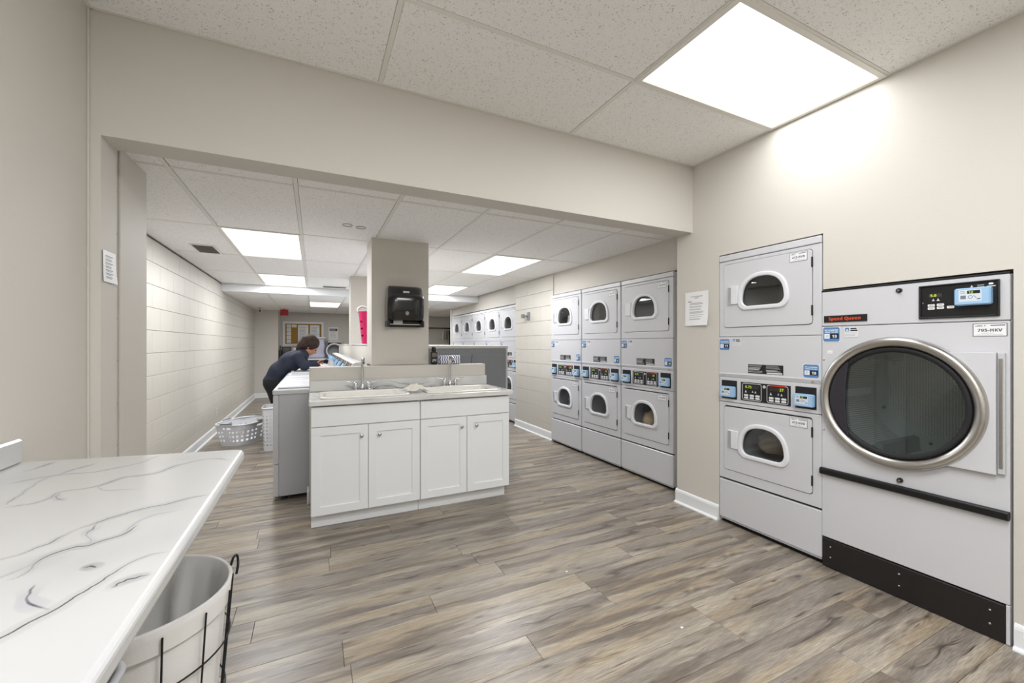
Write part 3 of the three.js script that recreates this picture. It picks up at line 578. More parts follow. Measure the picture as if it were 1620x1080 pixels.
bundle('blue laundry inside lower dryer 12', [XG + .20, .54, dz(-4.031)], [.13, .13, .17], '#6d8fb5', 2.9, lg);
bundle('grey laundry inside upper dryer 11', [XG + .20, 1.58, dz(-4.031)], [.13, .13, .17], '#aeb3b8', 5.9, lg);
bundle('white laundry inside the second far dryer', [XH + .20, 1.58, -5.902 - .685 - DW + .36], [.13, .14, .15], '#e4e4e4', 8.4, lg);

// ------------------------------------------------------------------ sink unit
const SX = -.022, SZ = -3.15;
for (let k = 0; k < 2; k++) {
  const o = thing('sink_cabinet', ['white shaker sink cabinet below the left sink', 'white shaker sink cabinet below the right sink'][k], 'cabinet', [SX + k * .758, 0, SZ], 0, 'shaker sink cabinets');
  const w = .756;
  mesh('carcass', cbox(0, w, .103, .722, -.545, -.020, .002), M.cabinet, o);
  for (const x of [0, w - .018]) mesh('side_panel', cbox(x, x + .018, .7225, .8715, -.545, -.020, .002), M.cabinet, o);
  mesh('toe_kick', cbox(k ? 0 : .002, w - (k ? .012 : 0), 0, .1025, -.5, -.075, .003), M.cabinet, o);
  mesh('false_drawer', cbox(.003, w - .003, .722, .862, -.0198, 0, .0025), M.cabinet, o);
  for (let j = 0; j < 2; j++) {
    const x0 = j ? w / 2 + .002 : .003, x1 = j ? w - .003 : w / 2 - .002, y0 = .106, y1 = .717, st = .058;
    const s = poly([[x0, y0], [x1, y0], [x1, y1], [x0, y1]]); s.holes.push(poly([[x0 + st, y0 + st], [x1 - st, y0 + st], [x1 - st, y1 - st], [x0 + st, y1 - st]]));
    const d = mesh('door', ext(s, .0195, .002), M.cabinet, o, [0, 0, -.0195]);
    mesh('door_panel', cbox(x0 + st - .001, x1 - st + .001, y0 + st - .001, y1 - st + .001, .002, .0105, .001), M.cabinet, d);
    const kb = lathe([[0, .026], [.009, .025], [.013, .020], [.012, .016], [.006, .012], [.005, 0], [.008, -.001], [0, -.001]], 18); kb.rotateX(Math.PI / 2);
    mesh('knob', kb, M.steel, d, [j ? x0 + .075 : x1 - .075 + .03, y1 - st - .02, .0195]);
  }
}
const sinkMarble = marble(1.6, .75, 900, [
  { p: [[.25, .05], [.42, .10], [.60, .07], [.80, .12], [1.05, .09]], k: 1.1, wd: 1.6 }, { p: [[.30, .10], [.50, .13], [.66, .10]], k: .9 }, { p: [[.60, .03], [.85, .07], [1.0, .05]], k: .9 },
  { p: [[.3, .66], [.38, .68], [.46, .672]], k: .35 }, { p: [[.82, .664], [.86, .68], [.90, .668]], k: .35 }, { p: [[1.22, .664], [1.26, .68], [1.32, .67]], k: .3 }, { p: [[.02, .3], [.06, .5], [.03, .7]], k: .5 }, { p: [[1.45, .2], [1.52, .4], [1.5, .6]], k: .5 }, { p: [[.66, .2], [.74, .4], [.70, .62]], k: .6 }
], [[.52, .09, .16], [.85, .08, .14]], 0, 0, 20);
{
  const mm = phy('#ffffff', .22, { map: sinkMarble, clearcoat: .3, clearcoatRoughness: .15 });
  const o = thing('sink_countertop', 'white marble laminate countertop with backsplash over the sink cabinets', 'countertop', [0, 0, 0]);
  const X0 = -.034, X1 = 1.517, Z0 = -3.695, Z1 = -3.118;
  const s = rrShape(X0, X1, -Z1, -Z0, .012); for (const c of [.352, 1.128]) s.holes.push(rrShape(c - .30, c + .30, 3.19, 3.565, .05, THREE.Path));
  const g = ext(s, .038, .006, 8, 3); g.rotateX(-Math.PI / 2);
  const map = (g, dy) => { const p = g.attributes.position, uv = g.attributes.uv; for (let i = 0; i < p.count; i++) uv.setXY(i, (p.getX(i) - X0) / 1.6, (p.getZ(i) - Z0 + .1 + dy * (p.getY(i) - .91)) / .75); return g; };
  g.translate(0, .872, 0); mesh('top', map(g, -1), mm, o);
  mesh('backsplash', map(cbox(X0, X1 - .01, .9105, .998, -3.716, -3.6965, .004), -1), mm, o);
}
const pony = struct('wall_pony', cbox(-.036, 1.500, 0, 1.108, -3.845, -3.7175, .003), M.wall);
struct('baseboard_pony', cbox(-.052, -.0365, 0, .11, -3.845, -3.7175, .003), M.trim);
for (const [c, l] of [[.352, 'white drop-in sink basin below the left faucet'], [1.128, 'white drop-in sink basin below the right faucet']]) {
  const n = 8, rings = [], cz = -3.3775, add = (w, d, r, y) => rings.push(rrRing(w, d, r, y, 0, 0, n));
  add(.636, .412, .06, .911); add(.638, .414, .06, .918); add(.626, .402, .056, .9235); add(.580, .352, .05, .9225); add(.566, .338, .05, .915); add(.545, .320, .06, .80); add(.50, .28, .07, .745); add(.40, .20, .07, .735);
  const o = thing('sink_basin', l, 'sink', [c, 0, cz], 0, 'drop-in sinks');
  mesh('bowl', loft(rings, { cap1: true }), M.porcelain, o); mesh('drain', lathe([[0, .7355], [.028, .737], [.032, .739], [.035, .7365]], 24), M.chrome, o);
}
for (const [c, l] of [[.362, 'chrome gooseneck faucet at the left sink'], [1.118, 'chrome gooseneck faucet at the right sink']]) {
  const o = thing('faucet', l, 'faucet', [c, .9105, -3.628], 0, 'chrome sink faucets');
  mesh('base_plate', rbox(.165, .016, .052, .008, 3).translate(0, .008, 0), M.chrome, o);
  mesh('spout', tube([[0, .012, 0], [0, .10, 0], [0, .20, 0], [0, .250, .012], [0, .272, .045], [0, .262, .082], [0, .235, .098]], .0115, 40, 12), M.chrome, o);
  mesh('spout_collar', lathe([[.0, .016], [.020, .016], [.021, .030], [.015, .045], [.012, .055]], 20), M.chrome, o);
  for (const s of [-1, 1]) {
    const h = mesh('valve', lathe([[0, .075], [.012, .074], [.017, .062], [.019, .045], [.014, .035], [.021, .016], [0, .016]], 20), M.chrome, o, [s * .052, 0, 0]);
    mesh('lever', tube([[0, .064, 0], [s * .03, .072, .004], [s * .075, .082, .006]], .0055, 12, 8), M.chrome, h);
  }
}
// crumpled cloth between the basins
{
  const g = new THREE.PlaneGeometry(2, 2, 60, 60), p = g.attributes.position;
  for (let i = 0; i < p.count; i++) {
    const x = p.getX(i), y = p.getY(i), r = Math.min(1, Math.hypot(x, y) * .8), f = vn(x * 2.2 + 3, y * 2.2 + 8), f2 = Math.abs(Math.sin(5 * x + 4 * f + 2.5 * y)) * .5 + Math.abs(vn(x * 4 + 1, y * 4 + 2) - .5);
    p.setXYZ(i, .088 * (x + .35 * (f - .5)) * (1 - .15 * f2), .9255 + (1 - r * r) * (.022 + .034 * f2) + .004 * f, -.085 * (y + .35 * (vn(x * 2 + 9, y * 2) - .5)));
  }
  g.computeVertexNormals();
  const o = tag(mesh('dish_cloth', metreUV(g), M.rag, scene, [.735, 0, -3.37]), 'crumpled off-white rag lying between the two sinks', 'cloth'); o.rotation.y = .4;
}

// ------------------------------------------------------------------ pillars, half wall, dispenser
struct('wall_pillar', cbox(.462, .978, 1.1085, CF + .05, -4.20, -3.85, .003), M.wall);
struct('wall_half', cbox(.462, .978, 0, 1.29, -9.2, -4.2005, .004), M.wall);
struct('wall_pillar', cbox(.462, .978, 1.2905, CF + .05, -6.48, -6.13, .003), M.wall);
struct('trim_3', cbox(.45, .99, 1.2905, 1.30, -6.128, -4.2015, .003), M.trim);
struct('trim_4', cbox(.45, .99, 1.2905, 1.30, -9.2, -6.482, .003), M.trim);
{
  const o = thing('paper_towel_dispenser', 'black plastic paper towel dispenser on the beige pillar', 'dispenser', [.735, 1.45, -3.849]);
  const ring = (y, w, d, b) => { const a = []; for (let i = 0; i <= 14; i++) { const t = i / 14, x = -w / 2 + w * t, e = Math.pow(Math.abs(2 * t - 1), 5); a.push([x, y, d * (1 - .22 * e)]); } a.push([w / 2, y, .001]); a.push([-w / 2, y, .001]); return a; };
  const cov = []; for (const [y, w, d] of [[.060, .312, .170], [.10, .320, .188], [.18, .322, .200], [.25, .316, .202], [.275, .312, .196], [.29, .308, .176], [.315, .304, .165], [.345, .298, .150], [.362, .288, .128], [.370, .270, .090]]) cov.push(ring(y, w, d));
  mesh('cover', loft(cov, { cap0: true, cap1: true, crease: .55 }), phy('#0d0e10', .18, { clearcoat: .6, clearcoatRoughness: .08 }), o);
  mesh('back_housing', cbox(-.158, .158, .004, .0595, 0, .06, .004), M.black, o);
  for (const s of [-1, 1]) mesh('side_cheek', cbox(s * .150 - .012, s * .150 + .012, 0, .0595, .0605, .165, .006), M.black, o);
  mesh('tear_bar', cbox(-.137, .137, .022, .030, .08, .12, .002), M.steel, o);
  mesh('paper_end', cbox(-.10, -.02, .030, .058, .10, .102, .0005), M.plastic, o);
  mesh('level_window', cbox(-.028, .028, .300, .318, .1585, .172, .002), M.plasticGrey, o);
  decal('mark', -.020, .022, .100, .142, .1955, towelPrint(), o);
}
{
  const o = thing('storage_basket', 'pink plastic basket with white handle on the half wall by the pillar', 'basket', [.60, 1.3005, -5.0]);
  const sh = (t, k, off) => { const w = .21 + .07 * k - off, d = .15 + .06 * k - off, a = t * 2 * Math.PI, c = Math.cos(a), s = Math.sin(a), e = 4, q = Math.pow(Math.abs(c), e) + Math.pow(Math.abs(s), e); return [w / 2 * c / Math.pow(q, 1 / e), .004 + .36 * k, d / 2 * s / Math.pow(q, 1 / e)]; };
  mesh('body', perforated(48, 18, (t, k) => sh(t, k, 0), (t, k) => sh(t, k, .006), (i, k) => (i % 8 === 2 || i % 8 === 3 || i % 8 === 4) && [4, 8, 12].includes(k)), M.pink, o);
  mesh('bottom', cbox(-.09, .09, 0, .006, -.062, .062, .002), M.pink, o);
  mesh('rim', new THREE.TorusGeometry(1, .05, 8, 40).rotateX(Math.PI / 2).scale(.148, .12, .112), M.pink, o, [0, .366, 0]);
  mesh('handle', tube([[-.14, .365, 0], [-.15, .40, 0], [-.10, .43, 0], [0, .40, .02]], .012, 20, 8), M.plastic, o);
}
{
  const o = thing('spray_bottle', 'black bottle with white lettering standing on the low wall', 'bottle', [1.010, 1.1085, -3.79]);
  mesh('body', rbox(.058, .125, .05, .012, 3).translate(0, .0625, 0), M.black, o); mesh('cap', lathe([[0, .165], [.016, .163], [.02, .15], [.021, .126], [0, .126]], 18), M.rubber, o); decal('label', -.026, .026, .012, .116, .0252, bottlePrint(), o);
}
{
  const o = thing('patterned_pouch', 'small pouch with blue and white chevrons on the low wall', 'pouch', [1.160, 1.1085, -3.80]);
  const rg = []; for (const [y, w, d] of [[.001, .20, .07], [.012, .216, .082], [.05, .218, .08], [.078, .212, .06], [.086, .206, .022]]) rg.push(rrRing(w, d, d * .4, y, 0, 0, 5));
  const gp = loft(rg, { cap0: true, cap1: true }), p = gp.attributes.position, uv = gp.attributes.uv, [a, b, c, d] = chevronPrint();
  for (let i = 0; i < p.count; i++) uv.setXY(i, a + (c - a) * Math.min(.98, Math.max(.02, (p.getX(i) + .11) / .22)), b + (d - b) * Math.min(.98, Math.max(.02, p.getY(i) / .09)));
  mesh('body', gp, M.print, o); mesh('zip', tube([[-.10, .087, 0], [0, .089, 0], [.10, .087, 0]], .0025, 10, 6), M.rubber, o);
}

// ------------------------------------------------------------------ top-loading washers (face -x)
const WW = .655, wTotal = 7;
const wOrd = ['nearest', 'second', 'third', 'fourth', 'fifth', 'sixth', 'farthest'];
for (let i = 0; i < wTotal; i++) {
  const o = thing('top_load_washer', `white top-loading washer, ${wOrd[i]} of seven in the left row`, 'washer', [-.306, 0, -3.905 - i * (WW + .006) - WW], -Math.PI / 2, 'top-loading washers');
  mesh('cabinet', cached('wc', () => cbox(0, WW, .035, .875, -.70, -.042, .004)), M.enamelDark, o);
  mesh('front_panel', cached('wf1', () => cbox(.001, WW - .001, .3025, .873, -.0415, 0, .006)), M.enamel, o);
  mesh('lower_panel', cached('wf2', () => cbox(.001, WW - .001, .035, .2995, -.0415, -.001, .006)), M.enamel, o);
  mesh('top_deck', cached('wt', () => cbox(-.001, WW + .001, .8755, .922, -.70, .004, .009)), M.enamel, o);
  const ld = mesh('lid', cached('wl', () => cbox(.05, WW - .05, .9225, .938, -.50, -.03, .006)), M.enamel, o);
  mesh('lid_grip', cached('wg', () => cbox(.22, WW - .22, .9383, .944, -.065, -.035, .003)), M.plastic, ld);
  const cn = mesh('console', cached('wk', () => { const s = poly([[-.70, .9225], [-.535, .9225], [-.560, 1.035], [-.615, 1.125], [-.64, 1.135], [-.70, 1.135]]); const g = ext(s, WW, .003); g.rotateY(-Math.PI / 2); g.translate(WW, 0, 0); return g; }), M.enamel, o);
  const face = new THREE.Group(); face.name = 'console_face'; face.position.set(0, 1.080, -.5870); face.rotation.x = -R(31); o.add(face);
  mesh('card_reader', cached('wr', () => cbox(0, .115, -.045, .010, 0, .030, .005)), M.blue, face, [.08, 0, .003]); decal('reader_bay', .072, .205, -.049, .05, 0, blackPrint(), face, .002);
  decal('display', .26, .60, -.046, .048, 0, displayPrint('1.75', '32'), face, .003);
  for (const x of [.05, WW - .05]) for (const z of [-.08, -.62]) mesh('foot', cached('wft', () => new THREE.CylinderGeometry(.02, .024, .035, 12).translate(0, .0175, 0)), M.rubber, o, [x, 0, z]);
}
// front-loading washers behind the pony wall (face +x)
for (let i = 0; i < 5; i++) {
  const o = thing('front_load_washer', `grey steel front-loading washer with pale top, ${ord[i]} of five in the right row`, 'washer', [1.90, 0, -4.055 - i * .80], Math.PI / 2, 'front-loading washers');
  mesh('cabinet', cached('fc', () => cbox(0, .79, .06, 1.25, -.87, -.02, .005)), M.greySteel, o);
  mesh('top_cover', cached('ft', () => cbox(0, .79, 1.2505, 1.285, -.876, .006, .006)), M.greyTop, o);
  const f = mesh('front', cached('ff', () => cbox(.001, .789, .06, 1.25, -.0195, 0, .003)), M.plasticGrey, o);
  mesh('plinth', cached('fp', () => cbox(.02, .77, 0, .0595, -.82, -.05, .003)), M.rubber, o);
  mesh('door_ring', cached('fr', () => new THREE.TorusGeometry(.21, .028, 10, 40)), M.steel, f, [.395, .62, .01]); mesh('door_glass', cached('fg', () => new THREE.SphereGeometry(.2, 24, 10, 0, 7, 0, 1.2).rotateX(Math.PI / 2).scale(1, 1, .5)), M.black, f, [.395, .62, -.03]);
  decal('control_strip', .10, .69, 1.10, 1.21, 0, displayPrint('3.25', '28'), f, .004);
  if (i === 0) for (const x0 of [.425, .045]) { const s = rrShape(x0, x0 + .37, .14, 1.19, .03), g = ext(s, .016, .006, 8); g.rotateY(Math.PI / 2).rotateY(0); mesh('side_panel', g, M.greySteel, o, [-.010, 0, 0]); }
}

// ------------------------------------------------------------------ folding counter on the left wall
const K = .9375;
const leftVeins = [
  { p: [[-.689, -1.441], [-.629, -1.453], [-.617, -1.529], [-.547, -1.547], [-.518, -1.611], [-.452, -1.628], [-.395, -1.712], [-.326, -1.749], [-.255, -1.69]], k: 1.2, wd: 1.2 },
  { p: [[-.688, -1.457], [-.708, -1.573], [-.719, -1.662], [-.719, -1.732]], k: .9 }, { p: [[-.803, -1.681], [-.719, -1.732], [-.627, -1.726], [-.545, -1.769], [-.498, -1.89]], k: .9 },
  { p: [[-.475, -.995], [-.456, -1.001], [-.457, -1.069], [-.429, -1.105], [-.402, -1.097], [-.373, -1.127], [-.351, -1.178]], k: 1.3, wd: 1.1 },
  { p: [[-.60, -1.08], [-.513, -1.106], [-.484, -1.142], [-.471, -1.204], [-.436, -1.232], [-.407, -1.268], [-.363, -1.292], [-.312, -1.309], [-.259, -1.338]], k: 1.0 },
  { p: [[-.373, -1.127], [-.343, -1.222], [-.286, -1.24]], k: .7 },
  { p: [[-.45, -.72], [-.383, -.802], [-.368, -.823], [-.359, -.858], [-.344, -.885], [-.325, -.919], [-.309, -.963], [-.287, -.997], [-.253, -1.0]], k: 1.1 },
  { p: [[-.3, -.889], [-.287, -.912], [-.258, -.917]], k: .8 }, { p: [[-.376, -1.000], [-.362, -.995], [-.352, -.986]], k: 1.0 }, { p: [[-.818, -1.818], [-.808, -1.867], [-.791, -1.932]], k: .9 },
  { p: [[-.8, -1.2], [-.7, -1.05], [-.62, -1.08]], k: .7 }, { p: [[-.85, -.6], [-.6, -.45], [-.4, -.5], [-.23, -.35]], k: 1 }, { p: [[-.8, -.1], [-.55, 0], [-.25, .15]], k: 1 }
  , { p: [[-.62, -1.53], [-.60, -1.47], [-.57, -1.44]], k: .6 }, { p: [[-.455, -1.07], [-.48, -1.02], [-.53, -.99], [-.56, -.93]], k: .8 }, { p: [[-.436, -1.232], [-.43, -1.17], [-.40, -1.10]], k: .6 }, { p: [[-.72, -1.73], [-.68, -1.80], [-.66, -1.86]], k: .6 }, { p: [[-.36, -.86], [-.40, -.90], [-.42, -.96]], k: .6 }, { p: [[-.55, -1.55], [-.52, -1.50], [-.44, -1.47]], k: .5 }
].map(v => ({ ...v, p: v.p.map(([a, b]) => [a * K, b * K]) }));
{
  const t = marble(.66, 2.7, 740, leftVeins, [[-.458 * K, -1.052 * K, .05], [-.34 * K, -1.27 * K, .06]], -.87, -2.05, 16, '#cbcbca');
  const mm = phy('#ffffff', .24, { map: t, clearcoat: .3, clearcoatRoughness: .15 });
  const map = (g, ky = 0) => { const p = g.attributes.position, uv = g.attributes.uv; for (let i = 0; i < p.count; i++) uv.setXY(i, (p.getX(i) + .87 + ky * (p.getY(i) - .93)) / .66, (p.getZ(i) + 2.05) / 2.7); return g; };
  const o = thing('folding_counter', 'long white marble laminate counter along the left wall', 'countertop');
  const s = new THREE.Shape(); s.moveTo(-.847, -.6); s.lineTo(-.222, -.6); s.lineTo(-.222, 1.705); s.quadraticCurveTo(-.222, 1.744, -.262, 1.752); s.lineTo(-.847, 1.862); s.closePath();
  const g = ext(s, .036, .011, 10, 4); g.rotateX(-Math.PI / 2); g.translate(0, .889, 0); mesh('top', map(g), mm, o);
  const bg = cbox(-.849, -.829, .9255, 1.002, -1.842, .6, .006); mesh('backsplash', map(bg, 1), mm, o);
  for (const z of [-1.6, -.5, .45]) { const b = poly([[0, 0], [.03, 0], [.48, .34], [.48, .37], [0, .37]]), gb = ext(b, .03, .003); mesh('bracket', gb, M.plasticGrey, o, [-.849, .518, z]); }
}
// ------------------------------------------------------------------ wire hamper with cloth liner, grey bin beside it
{
  const o = thing('wire_hamper', 'round black wire hamper with white cloth liner under the counter', 'hamper', [-.435, 0, -1.435]);
  const Ht = .62, rad = y => .165 + .048 * y / Ht, n = 72, rings = [];
  const lin = (y, dr, amp, sd) => { const a = []; for (let i = 0; i < n; i++) { const t = i / n * 2 * Math.PI, f = amp * (fbm(Math.cos(t) * 3.4 + sd, Math.sin(t) * 3.4 + y * 1.2, 3) - .45); const r = rad(y) + dr + f; a.push([r * Math.cos(t), y, -r * Math.sin(t)]); } return a; };
  rings.push(lin(.56, .004, .006, 4), lin(.600, .005, .006, 4), lin(.618, .006, .003, 4), lin(.6255, .001, .002, 4), lin(.620, -.006, .002, 5), lin(.58, -.014, .012, 5));
  for (const y of [.50, .42, .34, .26, .18, .10, .05]) rings.push(lin(y, -.022, .055, 5));
  mesh('liner_inside', loft([...rings, lin(.02, -.03, .01, 5)], { cap1: true }), M.linen, o);
  const orr = []; for (const y of [.012, .08, .16, .24, .32, .40, .48, .56]) orr.push(lin(y, -.006, .012, 9)); mesh('liner_outside', loft(orr, { cap0: true }), M.linen, o);
  for (let i = 0; i < 14; i++) { const t = (i + .35) / 14 * 2 * Math.PI, c = Math.cos(t), s = Math.sin(t); mesh('upright_wire', tube([[(rad(0) + .006) * c, .006, (rad(0) + .006) * s], [(rad(.3) + .009) * c, .3, (rad(.3) + .009) * s], [(rad(.6) + .010) * c, .6, (rad(.6) + .010) * s]], .0024, 8, 6), M.wire, o); }
  for (const y of [.006, .155, .31, .465]) mesh('hoop_wire', new THREE.TorusGeometry(rad(y) + .011, .0024, 6, 60).rotateX(Math.PI / 2), M.wire, o, [0, y, 0]);
  mesh('top_hoop', new THREE.TorusGeometry(rad(Ht) - .001, .0035, 8, 64).rotateX(Math.PI / 2), M.wire, o, [0, .614, 0]);
  for (const t of [.35, .35 + Math.PI]) { const c = Math.cos(t), s = Math.sin(t), q = rad(Ht) + .012, dx = -s * .035, dz = -c * .035; mesh('handle', tube([[q * c - dx, .606, -q * s - dz * 1], [q * c - dx * .8 + .006 * c, .632, -q * s - dz * .8], [q * c + .01 * c, .648, -q * s], [q * c + dx * .8 + .006 * c, .632, -q * s + dz * .8], [q * c + dx, .606, -q * s + dz]], .0035, 24, 8), M.wire, o); }
  const bn = thing('waste_bin', 'grey plastic bin with rolled rim beside the wire hamper', 'bin', [-.575, 0, -.985]);
  const rg = []; for (const [w, d, r, y] of [[.34, .32, .05, .004], [.40, .37, .05, .57], [.40, .37, .05, .60], [.425, .395, .05, .602], [.432, .402, .05, .612], [.420, .39, .05, .620], [.398, .368, .05, .618], [.39, .36, .05, .60], [.36, .335, .05, .03]]) rg.push(rrRing(w, d, r, y, 0, 0, 6));
  mesh('body', loft(rg, { cap0: true, cap1: true }), M.plasticGrey, bn);
  const li = []; for (const [w, d, y] of [[.384, .354, .598], [.375, .345, .45], [.35, .32, .10]]) li.push(rrRing(w, d, .05, y, 0, 0, 6)); mesh('liner', loft(li, { cap1: true }), M.rubber, bn);
}
// ------------------------------------------------------------------ plastic baskets in the left aisle
const sup = (t, w, d, e) => { const a = t * 2 * Math.PI, c = Math.cos(a), s = Math.sin(a), q = Math.pow(Math.pow(Math.abs(c), e) + Math.pow(Math.abs(s), e), 1 / e); return [w / 2 * c / q, d / 2 * s / q]; };
{
  const o = thing('laundry_basket', 'white oval laundry basket with grey-edged handle slots on the aisle floor', 'basket', [-.845, 0, -6.53], R(63));
  const P = (t, k, off) => { const [x, z] = sup(t, .56 + .11 * k - off, .35 + .10 * k - off, 4); return [x, .004 + .262 * k, z]; };
  mesh('body', perforated(120, 20, (t, k) => P(t, k, 0), (t, k) => P(t, k, .006), (i, k) => (i % 4 === 1 || i % 4 === 2) && [4, 5, 8, 9, 12, 13].includes(k) && (i % 30 > 2 && i % 30 < 26 || true) && Math.abs(((i + 15) % 30) - 15) > 2 || ((i % 60 < 5 || i % 60 > 55 || (i % 30 < 4 && i % 60 > 29) || i % 60 > 26 && i % 60 < 30) && (k === 16 || k === 17))), M.plastic, o);
  mesh('bottom', cbox(-.24, .24, 0, .006, -.14, .14, .002), M.plastic, o);
  const rim = []; for (const [f, y] of [[0, .258], [.028, .262], [.034, .272], [.02, .280], [0, .280], [-.008, .272]]) { const a = []; for (let i = 0; i < 72; i++) { const [x, z] = sup(i / 72, .67 + f, .45 + f, 3.2); a.push([x, y, z]); } rim.push(a); }
  mesh('rim', loft(rim), M.plastic, o);
  for (const [x, z, a] of [[0, .238, 0], [0, -.238, 0], [.346, 0, 90], [-.346, 0, 90]]) { const h = mesh('grip', tube([[-.075, 0, 0], [-.05, .006, 0], [.05, .006, 0], [.075, 0, 0]], .008, 14, 8), std('#77797d', .5), o, [x, .281, z]); h.rotation.y = R(a); }
  const h = thing('upright_hamper', 'tall white perforated hamper standing against the washer row', 'hamper', [-.452, 0, -5.92]);
  const Q = (t, k, off) => { const [x, z] = sup(t, .205 + .03 * k - off, .34 + .03 * k - off, 6); return [x, .004 + .52 * k, z]; };
  mesh('body', perforated(88, 24, (t, k) => Q(t, k, 0), (t, k) => Q(t, k, .006), (i, k) => i % 4 < 2 && k % 2 === 1 && k > 2 && k < 21), M.plastic, h);
  mesh('bottom', cbox(-.085, .085, 0, .006, -.15, .15, .002), M.plastic, h);
  const rm = []; for (const [f, y] of [[0, .512], [.014, .516], [.016, .526], [.004, .532], [-.006, .526]]) { const a = []; for (let i = 0; i < 60; i++) { const [x, z] = sup(i / 60, .236 + f, .37 + f, 6); a.push([x, y, z]); } rm.push(a); } mesh('rim', loft(rm), M.plastic, h);
}
// ------------------------------------------------------------------ person bending over a washer
function sdfMesh(f, lo, hi, res) {
  const mc = new MarchingCubes(res, new THREE.MeshBasicMaterial(), false, false, 200000); mc.isolation = 0;
  const half = res / 2, at = (i, a) => lo[a] + (hi[a] - lo[a]) * ((i - half) / half + 1) / 2;
  for (let z = 0; z < res; z++) for (let y = 0; y < res; y++) for (let x = 0; x < res; x++) mc.field[res * res * z + res * y + x] = -f([at(x, 0), at(y, 1), at(z, 2)]);
  mc.update(); const n = mc.count, P = new Float32Array(n * 3);
  for (let i = 0; i < n; i++) for (let a = 0; a < 3; a++) P[3 * i + a] = lo[a] + (hi[a] - lo[a]) * (mc.positionArray[3 * i + a] + 1) / 2;
  let g = new THREE.BufferGeometry(); g.setAttribute('position', new THREE.BufferAttribute(P, 3)); g = mergeVertices(g, 1e-5); g.computeVertexNormals(); return metreUV(g);
}
const cap = (p, [a, ra], [b, rb]) => { const d = [b[0] - a[0], b[1] - a[1], b[2] - a[2]], q = [p[0] - a[0], p[1] - a[1], p[2] - a[2]], t = Math.min(1, Math.max(0, (q[0] * d[0] + q[1] * d[1] + q[2] * d[2]) / (d[0] * d[0] + d[1] * d[1] + d[2] * d[2] + 1e-9))); return Math.hypot(q[0] - d[0] * t, q[1] - d[1] * t, q[2] - d[2] * t) - (ra + (rb - ra) * t); };
const smin = (a, b, k) => { const h = Math.max(0, k - Math.abs(a - b)) / k; return Math.min(a, b) - h * h * k / 4; };
const ell = (p, c, r) => { const x = (p[0] - c[0]) / r[0], y = (p[1] - c[1]) / r[1], z = (p[2] - c[2]) / r[2], k = Math.hypot(x, y, z); return (k - 1) * Math.min(...r); };
